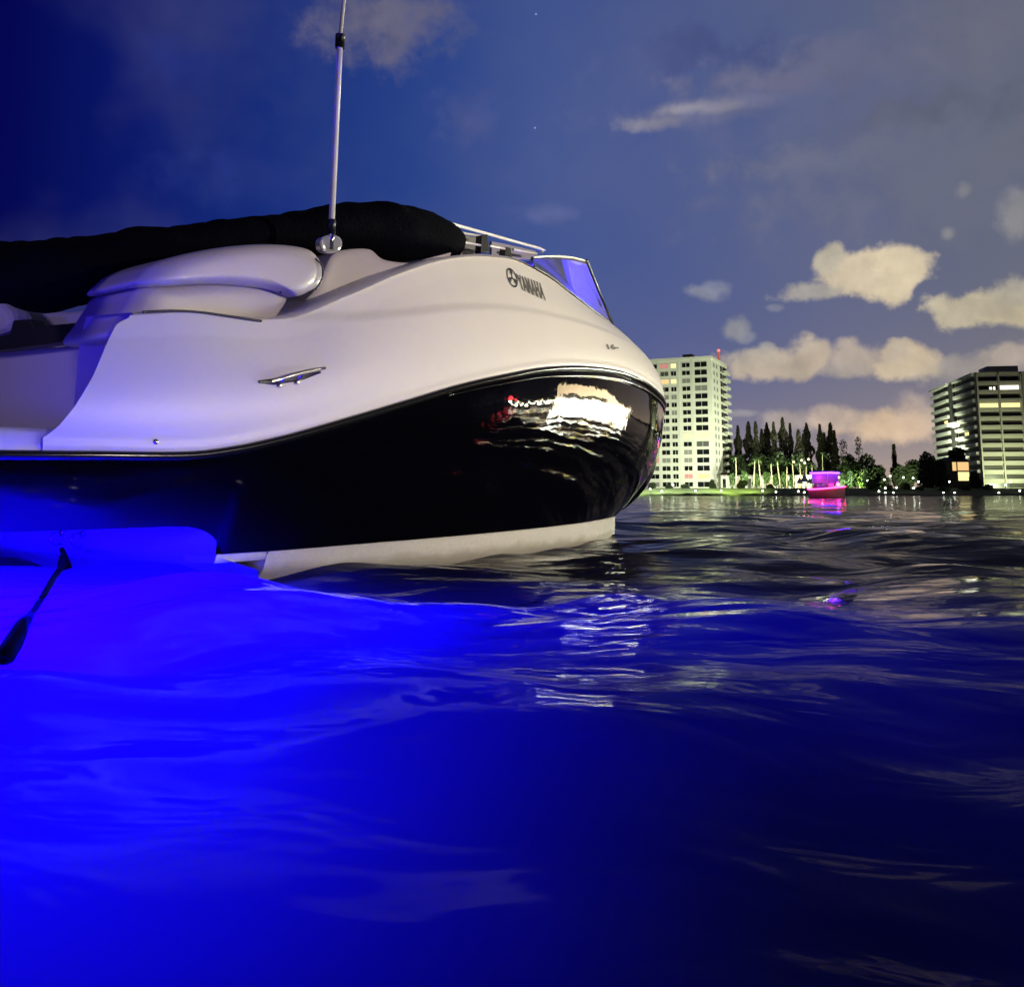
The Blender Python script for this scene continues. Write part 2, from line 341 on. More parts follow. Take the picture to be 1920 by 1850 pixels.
def hit_w(px, py, w):               # picture ray meets the plane at offset w -> local point
    r = ray(px, py); o = Vector((0, 0, CAMH)) - B0
    k = (w - o.dot(SV)) / r.dot(SV); p = o + r * k
    return Vector((p.dot(DV), -w, p.z))
def hit_t(px, py, t):
    r = ray(px, py); o = Vector((0, 0, CAMH)) - B0
    k = (t - o.dot(DV)) / r.dot(DV); p = o + r * k
    return Vector((t, -p.dot(SV), p.z))
def mirror(rows): return [[Vector((p.x, -p.y, p.z)) for p in r] for r in rows]

# --- black hull side
ts = list(np.linspace(-.6, .78, 16)) + list(np.linspace(.82, 1.12, 14)) + list(np.linspace(1.2, 6.1, 74))
def z_black(t):
    if t < .70: return .232 + .0 * t
    s = min((t - .70) / .26, 1); return .232 + (z_low(1.0) - .232) * (1 - math.sqrt(max(0, 1 - s ** 2.4))) if t < .96 else z_low(t)
rows = []
for t in ts:
    wr = w_rail(t if t < 6.1 else 6.1); zb = z_black(t); zr = z_rail(t)
    k = np.linspace(0, 1, 30); r = []
    tb = t; lo = w_low(t) if t > .96 else 1.12 + .09 * (1 - max(0, min(1, (t - .4) / .56)))
    for q in k:
        g = 1 - (1 - q) ** (1.7 + .75 * min(1, max(0, (t - 2) / 2.5)))
        r.append(loc(t, lo + (wr - lo) * g, zb + (zr - zb) * q))
    rows.append(r)
# close to the stem
stem_rows = []
for s in np.linspace(0.1, 1, 12):
    t = 6.1 + .7 * s; r = []
    for q in np.linspace(0, 1, 30):
        g = 1 - (1 - q) ** 2.45
        tt = 6.1 + .7 * s * q ** .9
        r.append(loc(tt, (w_rail(tt) * g if q > 0 else 0) if s < 1 else w_rail(tt) * g * (1 - .0) , z_low(6.1) + (z_rail(tt) - z_low(6.1)) * q))
    stem_rows.append(r)
hullm = MB().grid(rows + stem_rows)
hullm.grid([list(reversed(r)) for r in mirror(rows + stem_rows)])
hull = hullm.build('hull_side', M['black_gel'], boat)
# under edge of the stern overhang
MB().grid([[loc(t, w, .236) for w in np.linspace(-1.10, 1.10, 5)] for t in np.linspace(-.6, .9, 4)]).build('platform_underside', M['hull_white'], boat)

# --- white bottom
_m = M['hull_white']; _nt = _m.node_tree; _b = _nt.nodes['Principled BSDF']; _src = _b.inputs['Base Color'].links[0].from_socket
_g = _nt.nodes.new('ShaderNodeTexCoord'); _s = _nt.nodes.new('ShaderNodeSeparateXYZ'); _nt.links.new(_g.outputs['Object'], _s.inputs[0])
_n = _nt.nodes.new('ShaderNodeTexNoise'); _n.inputs['Scale'].default_value = 7; _n.inputs['Detail'].default_value = 6; _nt.links.new(_g.outputs['Object'], _n.inputs['Vector'])
_a = _nt.nodes.new('ShaderNodeMath'); _a.operation = 'MULTIPLY_ADD'; _a.inputs[1].default_value = .09; _nt.links.new(_n.outputs['Fac'], _a.inputs[0]); _nt.links.new(_s.outputs['Z'], _a.inputs[2])
_r = _nt.nodes.new('ShaderNodeMapRange'); _r.inputs[1].default_value = .115; _r.inputs[2].default_value = .075; _nt.links.new(_a.outputs[0], _r.inputs[0])
_x = _nt.nodes.new('ShaderNodeMix'); _x.data_type = 'RGBA'; _x.inputs[7].default_value = (.42, .40, .35, 1); _nt.links.new(_r.outputs[0], _x.inputs[0]); _nt.links.new(_src, _x.inputs[6]); _nt.links.new(_x.outputs[2], _b.inputs['Base Color'])
rows = []; 
for t in list(np.linspace(1.21, 6.08, 60)):
    wl_ = w_low(t); zb = z_low(t); d = min(1, max(0, (6.1 - t) / 2.2)); c = wl_ - .02 if wl_ > .03 else wl_ * .5
    rows.append([loc(t, c + .012, zb - .004), loc(t, c, zb - .02), loc(t, max(c - .02, 0), .04), loc(t, max(c - .05 - .05 * d, 0), -.05), loc(t, max(c * .55, 0), -.2 - .1 * d), loc(t, 0, -.42 * d - .12)])
lowm = MB().grid(rows).grid([list(reversed(r)) for r in mirror(rows)])
cap = rows[0] + list(reversed(mirror([rows[0]])[0])); lowm.add(cap, [tuple(range(len(cap)))])
lowm.build('lower_hull', M['hull_white'], boat)
lip = [[loc(t, 1.104, z_low(1.0) - .002), loc(t, 1.10, z_low(1.0) - .012), loc(t, 1.09, .082), loc(t, .9, .08)] for t in np.linspace(.955, 1.25, 6)]
MB().grid(lip).add(lip[0] + [loc(.955, .9, .115)], [tuple(range(5))]).build('chine_lip', M['hull_white'], boat)
# --- transom below the platform
tr = []
for z in np.linspace(.24, -.35, 10):
    tr.append([loc(.955 + .02 * (z - .24) + .22 * (1 if z < .078 else 0), w, z) for w in np.linspace(1.10, -1.10, 21)])
MB().grid(tr).build('transom', M['hull_white'], boat)

# --- white topside from rub rail to coaming
edge = [hit_w(px, py, BW - .03) for px, py in [(70, 812), (84, 803), (100, 790), (130, 755), (170, 700), (205, 643), (235, 598), (262, 586)]]
e_t = np.array([p.x for p in edge]); e_z = np.array([p.z for p in edge])
crease = sm([.9, 1.2, 1.6, 2.0, 2.4, 2.8, 3.4, 4.2, 5.2, 6.8], [1.07, 1.09, 1.14, 1.22, 1.31, 1.37, 1.41, 1.44, 1.45, 1.4])
rows = []; NV = 64
z_edge0 = e_z[0]
for q in np.linspace(0, 1, NV):
    r = []
    # aft end follows the swept edge
    for u in np.linspace(0, 1, 150) ** 1.0:
        t1 = 6.8; t0 = -.05
        for _ in range(4):
            zz = z_rail(t0) + .012 + (z_sh(max(t0, .3)) - z_rail(t0)) * q
            t0 = float(np.interp(zz, e_z, e_t)) if zz > z_edge0 else float(e_t[0]) - .9 * (1 - (zz - .48) / max(z_edge0 - .48, .01)) * 0
        t = t0 + (t1 - t0) * u
        zr = z_rail(t) - .004; zs = z_sh(max(t, .3)); z = zr + (zs - zr) * q
        dl = min(delta(t), w_rail(t)); p = 1.75 + .4 * min(1, max(0, (t - 3) / 2))
        w = w_rail(t) - dl * q ** p + .018 * math.sin(math.pi * min(1, q * 1.2)) * min(1, w_rail(t) * 3)
        cs = (z - crease(t)) / .05; st = 0 if cs < 0 else (1 if cs > 1 else cs * cs * (3 - 2 * cs))
        w -= .016 * st * min(1, max(0, (t - .9) / .5)) * min(1, max(0, (5.6 - t) / 1.5))
        w += .006 * math.exp(-((z - zr - .03) / .02) ** 2)
        r.append(loc(t, max(w, 0), z))
    rows.append(r)
side_rows = rows
topm = MB().grid(rows).grid([list(reversed(r)) for r in mirror(rows)])
topside = topm.build('topside', M['gelcoat'], boat)
world_v = [bw(v[0], -v[1], v[2]) for v in topm.v[:NV * 150]]
bvh = BVHTree.FromPolygons(world_v, [f for f in topm.f if max(f) < NV * 150])
# --- deck inside the coaming
dk = []
for t in np.linspace(e_t[-1] + .02, 6.8, 90):
    ws = w_sh(t); zs = z_sh(t); r = [loc(t, ws, zs - .002)]
    k = min(1, max(0, (t - 3.9) / .5)); wi = max(ws - .32, 0)
    r.append(loc(t, ws - .02 * min(1, ws * 5), zs + .012))
    r.append(loc(t, wi, zs + .03)); dz = (1 - k)
    fl = zs + .05 - dz * (zs + .05 - .55)
    r.append(loc(t, wi * .96, zs + .02 - dz * .1)); r.append(loc(t, wi * .94, fl)); r.append(loc(t, 0, fl + .01))
    dk.append(r + list(reversed(mirror([r])[0]))[1:])
MB().grid([list(reversed(r)) for r in dk]).build('deck', M['gelcoat'], boat)
# --- swim platform top and its white lip
def z_plat(t): return float(np.interp(t, [-.6, .15, 1.4], [.545, .565, .575]))
pl = []
for t in np.linspace(-.6, .74, 30):
    r = [loc(t, w_rail(t) + .004, z_rail(min(t, .75)) - .002), loc(t, w_rail(t) + .004, z_rail(min(t, .75)) + .02), loc(t, w_rail(t) - .004, z_plat(t) - .02), loc(t, w_rail(t) - .03, z_plat(t)), loc(t, 0, z_plat(t) + .01)]
    pl.append(r + list(reversed(mirror([r])[0]))[1:])
MB().grid([list(reversed(r)) for r in pl]).build('swim_platform', M['gelcoat'], boat)
# --- rub rail
def railtube(dz, off, r, t0, name, m):
    pts = [loc(t, w_rail(t) + off, z_rail(t) + dz) for t in np.linspace(t0, 6.79, 120)]
    pm = MB().tube(pts, r, 12)
    pm.tube([Vector((p.x, -p.y, p.z)) for p in pts], r, 12)
    return pm.build(name, m, boat)
railtube(.0, .008, .017, -.6, 'rub_rail', M['rubber'])
pts_r = [(t, .010 + .006 * 0) for t in np.linspace(2.2, 6.79, 90)]
lm = MB()
for sgn in (1, -1):
    lm.tube([loc(t, sgn * (w_rail(t) + .004), z_rail(t) - .028 - .02 * min(1, (t - 2.2) / 1.2)) for t, _ in pts_r], [.003 + .008 * min(1, i / 40) for i in range(90)], 10)
lm.build('lower_rub_rail', M['rubber'], boat)

# --- transom wall, seat back, cushions behind the sloping gunwale
def slab_t(name, outline, t, thick, m, bev=.01):
    a = [hit_t(px, py, t) for px, py in outline]; b = [Vector((p.x + thick, p.y, p.z)) for p in a]; n = len(a)
    mm = MB().add(a + b, [tuple(range(n)), tuple(reversed(range(n, 2 * n)))] + [(i, i + n, (i + 1) % n + n, (i + 1) % n) for i in range(n)])
    o = mm.build(name, m, boat, False)
    return bevel(o, bev, 3)
slab_t('transom_wall', [(-260, 668), (0, 655), (120, 648), (222, 636), (258, 640), (258, 830), (-260, 830)], .62, .12, M['vinyl'], .03)
slab_t('seat_back', [(-220, 566), (0, 572), (40, 580), (120, 584), (255, 570), (255, 690), (-220, 700)], .80, .14, M['vinyl'], .03)
slab_t('seat_cushion', [(-150, 645), (-10, 632), (18, 625), (24, 600), (58, 598), (63, 612), (150, 604), (170, 604), (179, 592), (213, 630), (120, 641), (0, 657), (-150, 668)], .55, .06, M['vinyl_dark'], .008)
slab_t('corner_bolster', [(-160, 540), (-40, 545), (-5, 560), (14, 580), (22, 605), (10, 622), (-20, 632), (-160, 650)], .58, .12, M['vinyl'], .04)

# --- sculpted pads on the aft gunwale
def spline(pts, n):
    pts = [Vector(p) for p in pts]; k = len(pts); out = []
    for i in range(n):
        x = i / n * k; j = int(x); s = x - j
        p0, p1, p2, p3 = pts[(j - 1) % k], pts[j % k], pts[(j + 1) % k], pts[(j + 2) % k]
        out.append(.5 * ((2 * p1) + (p2 - p0) * s + (2 * p0 - 5 * p1 + 4 * p2 - p3) * s * s + (3 * p1 - p0 - 3 * p2 + p3) * s ** 3))
    return out
def pillow(name, outline, w, bulge, thick, m, power=.55, n=96, lean=0.0):
    rim = spline([hit_w(px, py, w) for px, py in outline], n); c = sum(rim, Vector()) / n
    zs = [p.z for p in rim]; z0, z1 = min(zs), max(zs)
    rows = []
    for b in (1.0, .5, .0):
        rows.append([c + (p - c) * (1 - .03 * b) + Vector((0, thick * b, 0)) for p in rim])
    for a in np.linspace(0.12, 1, 14):
        th = a * math.pi / 2; s = max(math.cos(th), 0) ** power; off = bulge * math.sin(th)
        rows.append([c + (p - c) * s + Vector((0, -off, 0)) for p in rim])
    if lean:
        rows = [[Vector((p.x, p.y + lean * (p.z - z0) / (z1 - z0), p.z)) for p in r] for r in rows]
    mm = MB().grid(rows, True); mm.add(rows[0], [tuple(range(n))])
    return mm.build(name, m, boat)
pillow('gunwale_base', [(195, 632), (215, 598), (235, 566), (254, 540), (300, 536), (400, 530), (470, 532), (515, 540), (536, 556), (522, 585), (494, 612), (440, 625), (330, 625), (240, 640)], BW - .235, .05, .3, M['pad'], .4)
pillow('gunwale_cap', [(249, 534), (262, 511), (285, 495), (330, 480), (400, 466), (470, 459), (530, 460), (575, 469), (596, 490), (600, 512), (585, 540), (556, 556), (530, 549), (500, 541), (440, 534), (380, 532), (310, 536)], BW - .17, .06, .4, M['pad'], .35)
pillow('bolster', [(552, 505), (560, 487), (577, 481), (594, 490), (602, 510), (597, 532), (580, 546), (562, 545), (552, 528)], BW - .150, .022, .25, M['pad'], .5)
pillow('coaming_panel', [(545, 592), (585, 548), (604, 512), (622, 478), (650, 468), (692, 468), (722, 488), (790, 492), (846, 474), (800, 520), (720, 560), (600, 600)], BW - .34, .02, .25, M['pad'], .3)  # the lower light on this panel is put into the greyer pad colour
def seam(pts, w, r=.0055, m=None):
    q = [hit_w(px, py, w) for px, py in pts]
    full = []
    for i in range(len(q) - 1):
        for s in np.linspace(0, 1, 8, endpoint=False):
            p0 = q[max(i - 1, 0)]; p1 = q[i]; p2 = q[i + 1]; p3 = q[min(i + 2, len(q) - 1)]
            full.append(.5 * ((2 * p1) + (p2 - p0) * s + (2 * p0 - 5 * p1 + 4 * p2 - p3) * s * s + (3 * p1 - p0 - 3 * p2 + p3) * s ** 3))
    full.append(q[-1])
    return MB().tube(full, r, 8).build('seam', m or M['seam'], boat)  # dark tubes drawn for the shadow gaps along the seams
seam([(250, 531), (310, 531), (380, 526), (440, 524), (490, 530), (518, 541), (527, 548)], BW - .165)
seam([(268, 585), (320, 583), (370, 585), (430, 593), (490, 602)], BW - .095, .005)
seam([(592, 485), (604, 500), (604, 522), (592, 543)], BW - .12, .004)

# --- folded canvas
st = [(-260, 470, 560), (-120, 462, 562), (0, 455, 566), (50, 451, 578), (100, 446, 584), (150, 441, 578), (200, 436, 562), (250, 430, 530), (330, 423, 505), (400, 415, 495), (500, 404, 490), (560, 394, 488),
      (600, 386, 486), (640, 380, 488), (690, 377, 496), (720, 381, 506), (760, 390, 508), (805, 405, 506), (824, 413, 502), (835, 422, 496), (841, 436, 488), (845, 452, 476)]
rows = []; WC = .62
sx = np.array([s[0] for s in st], float); s1 = sm(sx, [s[1] for s in st]); s2 = sm(sx, [s[2] for s in st])
for px in list(np.linspace(-260, 820, 110)) + list(np.linspace(824, 845, 12)):
    a = hit_w(px, s1(px), WC); b = hit_w(px, s2(px), WC); c = (a + b) / 2; h = (a - b) / 2; dp = min(.34, h.length * 1.25)
    r = []
    for k in range(40):
        th = 2 * math.pi * k / 40; p = c + h * math.cos(th) + Vector((0, dp * math.sin(th), 0))
        nn = mnoise.noise(p * 4.0) * .014 + abs(mnoise.noise(Vector((p.x * 9, p.y * 4, p.z * 9)))) * .022 - .006
        p += (p - c).normalized() * nn * min(1, h.length * 8); r.append(p)
    rows.append(r)
cm = MB().grid(rows, True); cm.add(rows[-1], [tuple(range(40))]); cm.add(rows[0], [tuple(reversed(range(40)))])
cm.build('folded_canopy', M['canvas'], boat)
# --- canopy frame tubes
def rail(px, w, r, name='canopy_rail', m=None):
    pts = [hit_w(x, y, w) for x, y in px]; o = MB().tube(pts, r, 12).build(name, m or M['alu'], boat); return o
rail([(804, 408), (1012, 466), (1021, 470), (1016, 474)], .62, .0105)
rail([(822, 430), (909, 444)], .72, .0085)
rail([(842, 449), (910, 462)], .76, .0075)
rail([(918, 461), (953, 468)], .76, .0075)
rail([(962, 468), (1006, 476)], .70, .0085)
def block(corners, w, thick, name, m, bev=.004):
    a = [hit_w(px, py, w) for px, py in corners]; b = [p + Vector((0, thick, 0)) for p in a]; n = len(a)
    return bevel(MB().add(a + b, [tuple(range(n)), tuple(reversed(range(n, 2 * n)))] + [(i, i + n, (i + 1) % n + n, (i + 1) % n) for i in range(n)]).build(name, m, boat, False), bev)
block([(904, 441), (915, 439), (918, 474), (902, 474)], .77, .05, 'rail_clamp', M['black'])
block([(949, 463), (958, 465), (960, 484), (946, 482)], .77, .05, 'rail_clamp', M['black'])
block([(836, 436), (902, 446), (902, 492), (838, 492)], .60, .03, 'side_panel', M['grey_plastic'])
block([(922, 452), (960, 460), (1004, 470), (1010, 488), (922, 486)], .58, .02, 'side_panel', mat('violet_grey_vinyl', (.3, .29, .36), .5))
pillow('speaker', [(862, 477), (866, 469), (876, 466), (886, 470), (888, 480), (876, 486), (866, 484)], .80, .01, .04, M['black'])
# --- windscreen
gb = [hit_w(px, py, w_sh(4.0) + .03) for px, py in [(1003, 503), (1040, 533), (1080, 562), (1120, 589), (1153, 610)]]
def shpt(t, ins=.03, dz=.0): return loc(t, w_sh(t) - ins, z_sh(t) + dz)
base = [shpt(t, .03, .02) for t in np.linspace(3.42, 4.93, 16)]
def on_px(curve_pts): return [proj(bw(p.x, -p.y, p.z)) for p in curve_pts]
bpx = on_px(base)
topw = w_sh(4.0) - .16
tp = [hit_w(px, py, w) for px, py, w in [(1000, 484, .78), (1025, 482, .77), (1050, 482, .76), (1078, 485, .75), (1099, 491, .74)]]
top_ = []
for i in range(16):
    x = i / 15 * 4; j = min(int(x), 3); s = x - j; top_.append(tp[j].lerp(tp[j + 1], s))
pane = MB().grid([base, [b.lerp(t, .5) for b, t in zip(base, top_)], top_])
ws = MB().build('windshield', None, boat) if False else None
frame_mat = mat('grey_screen_trim', (.16, .15, .145), .35)
wsroot = MB().tube(base, .009, 8).build('windshield', M['black'], boat)
def wpart(mb, name, m, smooth=True): return mb.build(name, m, wsroot, smooth)
wpart(pane, 'pane', M['glass'])
wpart(MB().grid([[p + Vector((0, -.004, .012)) for p in top_], [p + Vector((0, 0, -.016)) for p in top_], [p + Vector((0, .02, -.016)) for p in top_], [p + Vector((0, .02, .012)) for p in top_]], False), 'top_trim', frame_mat)
wpart(MB().tube([top_[-1] + Vector((0, 0, .01)), top_[-1].lerp(base[-1], .5), base[-1]], .0145, 8), 'corner_post', M['black'])
mb = MB(); fb = [base[-1].lerp(Vector((base[-1].x + .25, 0, base[-1].z + .02)), s) for s in np.linspace(0, 1, 8)]; ft = [top_[-1].lerp(Vector((top_[-1].x + .2, 0, top_[-1].z + .01)), s) for s in np.linspace(0, 1, 8)]
wpart(MB().grid([fb, ft]).grid(mirror([fb, ft])), 'front_pane', M['glass'])
wpart(MB().grid(mirror([base, top_])), 'port_pane', M['glass'])
# slab added behind the screen to catch an added blue fill lamp
hs = [hit_w(px, py, .30) for px, py in [(1004, 500), (1012, 486), (1092, 486), (1104, 500), (1116, 560), (1112, 640), (1004, 640)]]
hb = [p + Vector((0, .2, 0)) for p in hs]; nh = len(hs)
bevel(MB().add(hs + hb, [tuple(range(nh)), tuple(reversed(range(nh, 2 * nh)))] + [(i, i + nh, (i + 1) % nh + nh, (i + 1) % nh) for i in range(nh)]).build('helm_seat', M['vinyl'], boat, False), .04, 4)
wheel_c = hit_w(1078, 545, .36)
MB().tube([wheel_c + Vector((.16 * math.cos(a) * .35, .0, .16 * math.sin(a))) + Vector((0, -.05 * math.cos(a), 0)) for a in np.linspace(0, 6.283, 28)], .011, 8, False).build('steering_wheel', M['black'], boat)
lc = hit_w(1042, 516, .64)
cl = lamp('courtesy_lamp', 'AREA', bw(lc.x, -lc.y, lc.z), 20, (.05, .035, 1), shape='DISK', size=.1); aim(cl, bw(lc.x + .12, .28, lc.z - .02))  # added blue fill aimed at the slab, not a fitting of the boat
port = MB().grid([[loc(t, -w_sh(t) + .06, z) for t in np.linspace(3.0, 4.9, 8)] for z in (1.5, 1.75, 1.93)]); port.build('port_side_panel', M['vinyl'], boat)
# --- stern light pole
pw = BW - .22
pb = hit_w(621, 468, pw); p1 = hit_w(622, 412, pw); p2 = hit_w(637, 90, pw); p3 = hit_w(638, 66, pw); p4 = hit_w(645, 0, pw); p5 = p4 + (p4 - p3) * 4.5
pole = MB().tube([p1, p2], .0145, 16).build('light_pole', M['alu'], boat)
MB().tube([p2 - (p3 - p2) * .05, p3], .0235, 16).build('collar', M['black'], pole)
MB().tube([p3, p4, p5], .0095, 14).build('upper_tube', M['alu'], pole)
MB().tube([p1, p1.lerp(pb, .5)], .0185, 16).build('lower_collar', M['black'], pole)
MB().tube([p1.lerp(pb, .45), pb], .0125, 16).build('socket', M['chrome'], pole)
pillow('pole_base', [(599, 456), (604, 445), (620, 440), (636, 445), (641, 457), (636, 470), (620, 475), (604, 470)], pw - .01, .012, .03, M['clear'], .5)
# --- things laid on the topside
def skin(px, py, off=.003):
    h = bvh.ray_cast(Vector((0, 0, CAMH)), ray(px, py).normalized())
    n = h[1]; n = -n if n.dot(ray(px, py)) > 0 else n
    return h[0] + n * off, n
binv = Matrix.LocRotScale(B0, Matrix.Rotation(ANG, 3, 'Z'), None).inverted()
def text_mesh(s, font_off=.0):
    cu = bpy.data.curves.new('t', 'FONT'); cu.body = s; cu.offset = font_off; cu.resolution_u = 3; o = bpy.data.objects.new('t', cu); col.objects.link(o)
    dg = bpy.context.evaluated_depsgraph_get(); me = bpy.data.meshes.new_from_object(o.evaluated_get(dg))
    v = [tuple(x.co) for x in me.vertices]; f = [tuple(p.vertices) for p in me.polygons]
    bpy.data.objects.remove(o); bpy.data.curves.remove(cu); bpy.data.meshes.remove(me); return v, f
def decal(name, v, f, quad, m, off=.003):
    xs = [p[0] for p in v]; ys = [p[1] for p in v]; x0, x1, y0, y1 = min(xs), max(xs), min(ys), max(ys)
    bl, br, tl, tr_ = quad; out = []
    for p in v:
        a = (p[0] - x0) / (x1 - x0); b = (p[1] - y0) / (y1 - y0)
        px = (bl[0] * (1 - a) + br[0] * a) * (1 - b) + (tl[0] * (1 - a) + tr_[0] * a) * b
        py = (bl[1] * (1 - a) + br[1] * a) * (1 - b) + (tl[1] * (1 - a) + tr_[1] * a) * b
        q, n = skin(px, py, off); out.append(binv @ q)
    return mesh_obj(name, out, f, m, boat, False)
v, f = text_mesh('YAMAHA', .05)
decal('brand_lettering', v, f, ((976, 543), (1023, 564), (966, 513), (1016, 532)), M['decal'])
em = MB(); n = 40
ring = lambda r: [(r * math.cos(2 * math.pi * k / n), r * math.sin(2 * math.pi * k / n), 0) for k in range(n)]
em.grid([ring(1), ring(.84)], True)
for k in range(3):
    a = math.pi / 2 + k * 2 * math.pi / 3; ca, sa = math.cos(a), math.sin(a)
    def bar(x0, x1, w0):
        em.add([(x0 * ca - y * sa, x0 * sa + y * ca, 0) if i < 2 else (x1 * ca - y * sa, x1 * sa + y * ca, 0) for i, y in enumerate((-w0, w0, w0, -w0))], [(0, 1, 2, 3)])
    bar(.05, .5, .09)
    for s in (-.16, .0, .16):
        em.add([(x * ca - (y + s) * sa, x * sa + (y + s) * ca, 0) for x, y in ((.45, -.055), (.45, .055), (.8, .055), (.8, -.055))], [(0, 1, 2, 3)])
    em.add([(x * ca - y * sa, x * sa + y * ca, 0) for x, y in ((.40, -.22), (.40, .22), (.5, .22), (.5, -.22))], [(0, 1, 2, 3)])
decal('emblem', em.v, em.f, ((954, 536), (973, 542), (946, 500), (966, 507)), mat('dark_emblem', (.03, .03, .03), .4))
v, f = text_mesh('16-', .06)
decal('model_lettering', v, f, ((1139, 655), (1160, 656), (1135, 645), (1158, 646)), M['decal'])
# cleat: pull-up horn bar on two feet
def on_skin(px, py, off): return binv @ skin(px, py, off)[0]
cb = MB(); cp = [on_skin(x, y, o_) for x, y, o_ in [(506, 716, .012), (530, 711, .026), (555, 704, .030), (580, 698, .028), (604, 693, .020)]]
cleat = cb.tube(cp, [.006, .009, .010, .009, .006], 12).build('cleat', M['steel'], boat)
for x, y in ((523, 718), (556, 712)):
    MB().tube([on_skin(x, y + 6, .0), on_skin(x, y, .012), on_skin(x + 4, y - 7, .026)], [.012, .010, .008], 10).build('cleat_foot', M['steel'], cleat)
MB().tube([on_skin(485, 716, .001), on_skin(512, 716, .004), on_skin(560, 709, .004), on_skin(600, 698, .001)], [.006, .014, .013, .005], 10).build('cleat_recess', M['seam'], cleat)
# tow eyes under the platform
for px, py in ((116, 1004), (155, 1006)):
    a = hit_t(px, py, .95)
    q = [a + Vector((.0, 0, .014))] + [a + Vector((-.030 - .022 * math.sin(b), 0, .014 - .027 * (1 - math.cos(b)))) for b in np.linspace(0, math.pi, 10)] + [a + Vector((.0, 0, -.04))]
    eye = MB().tube(q, .0065, 12).build('tow_eye', M['chrome'], boat)
    MB().lathe((0, 0, 0), [(0, 0), (.017, 0), (.018, .004), (.012, .007), (0, .007)], 18).build('eye_plate', M['chrome'], eye).matrix_local = Matrix.Translation(a + Vector((-.001, 0, .014))) @ Matrix.Rotation(-math.pi / 2, 4, 'Y')
# chrome stud added in place of a light glint on the aft quarter
dq = on_skin(292, 828, .0); MB().lathe((0, 0, 0), [(0, .005), (.006, .005), (.010, .002), (.011, 0)], 18).build('drain_fitting', M['chrome'], boat).matrix_local = Matrix.Translation(dq) @ Matrix.Rotation(math.pi / 2, 4, 'X')

lamp('stern_lamp', 'POINT', bw(-.35, -.15, .15), 130, BLUE, shadow_soft_size=.05)  # added blue fill above the waterline, saturates the transom
lamp('stern_lamp', 'POINT', bw(.15, .35, .16), 45, BLUE, shadow_soft_size=.05)  # second added fill for the dark foot of the transom
# --- tow line hanging from the eye
hook = hit_t(116, 1030, .90); hw = bw(hook.x, -hook.y, hook.z)
endp = at(8, 1236, 2.15); mid = at(72, 1128, 3.0); clipp = at(122, 1052, 3.75)
def path(pts, n=6):
    pts = [Vector(p) for p in pts]; out = []
    for i in range(len(pts) - 1):
        p0, p1, p2, p3 = pts[max(i - 1, 0)], pts[i], pts[i + 1], pts[min(i + 2, len(pts) - 1)]
        for q in range(n):
            s = q / n; out.append(.5 * ((2 * p1) + (p2 - p0) * s + (2 * p0 - 5 * p1 + 4 * p2 - p3) * s * s + (3 * p1 - p0 - 3 * p2 + p3) * s ** 3))
    return out + [pts[-1]]
lp_ = path([hw, clipp, at(103, 1080, 3.48), at(84, 1112, 3.15), at(68, 1142, 2.9), at(52, 1165, 2.7), at(40, 1185, 2.55)])
line = MB().tube(lp_, [.011] * len(lp_), 10).build('tow_line', M['rope'])
tag(line, 'black tow line with a dark float hanging from the stern eye into blue water', 'rope')
MB().tube(path([at(49, 1163, 2.7), at(45, 1171, 2.63), at(38, 1182, 2.54), at(24, 1206, 2.36), at(12, 1226, 2.22), at(7, 1236, 2.15)], 4), list(np.interp(np.arange(21), [0, 2, 5, 12, 17, 19, 20], [.009, .014, .019, .023, .022, .016, .008])), 18).build('foam_float', M['rope'], line)
MB().add([at(112, 1040, 3.8), at(126, 1040, 3.8), at(136, 1064, 3.7), at(104, 1074, 3.6), at(112, 1040, 3.83), at(126, 1040, 3.83), at(136, 1064, 3.73), at(104, 1074, 3.63)],
         [(0, 1, 2, 3), (7, 6, 5, 4), (0, 4, 5, 1), (1, 5, 6, 2), (2, 6, 7, 3), (3, 7, 4, 0)]).build('clip', M['rope'], line)

# ------------------------------------------------------------------ the far shore
ORD = ['first', 'second', 'third', 'fourth', 'fifth', 'sixth', 'seventh', 'eighth', 'ninth', 'tenth', 'eleventh', 'twelfth', 'thirteenth', 'fourteenth', 'fifteenth', 'sixteenth', 'seventeenth', 'eighteenth', 'nineteenth', 'twentieth']
M['lawn'] = mat('lawn', (.085, .12, .04), .9, vary=.45, vscale=.35)
M['seawall'] = mat('seawall_concrete', (.30, .30, .27), .8, vary=.3, vscale=.5)
M['tower_wall'] = mat('pale_tower_render', (.66, .66, .56), .7, vary=.06, vscale=.2)
M['dark_glass'] = mat('dark_window', (.008, .009, .01), .1)
M['dusk_glass'] = mat('dusky_window', (.05, .048, .04), .3)
M['half_blind'] = mat('dim_blind', (.07, .07, .062), .5)
M['curtain'] = mat('curtained_window', (.22, .22, .2), .5)
M['lit_warm'] = mat('lit_window_warm', (.3, .2, .1), .5, emit=(1, .62, .25), estr=1.0)
M['lit_yellow'] = mat('lit_window_yellow', (.3, .25, .1), .5, emit=(1, .88, .36), estr=1.3)
M['lit_white'] = mat('lit_window_white', (.3, .3, .3), .5, emit=(1, .95, .8), estr=1.6)
M['lit_pink'] = mat('lit_window_pink', (.2, .1, .1), .5, emit=(1, .35, .3), estr=.55)
M['lit_pav'] = mat('lit_window_soft', (.3, .3, .25), .5, emit=(1, .93, .7), estr=.8)
M['red_lamp'] = mat('red_beacon', (.2, .02, .02), .5, emit=(1, .12, .1), estr=3)
M['grey_wall'] = mat('grey_beige_render', (.36, .34, .27), .75, vary=.1, vscale=.2)
M['pale_slab'] = mat('pale_balcony_render', (.52, .53, .44), .7)
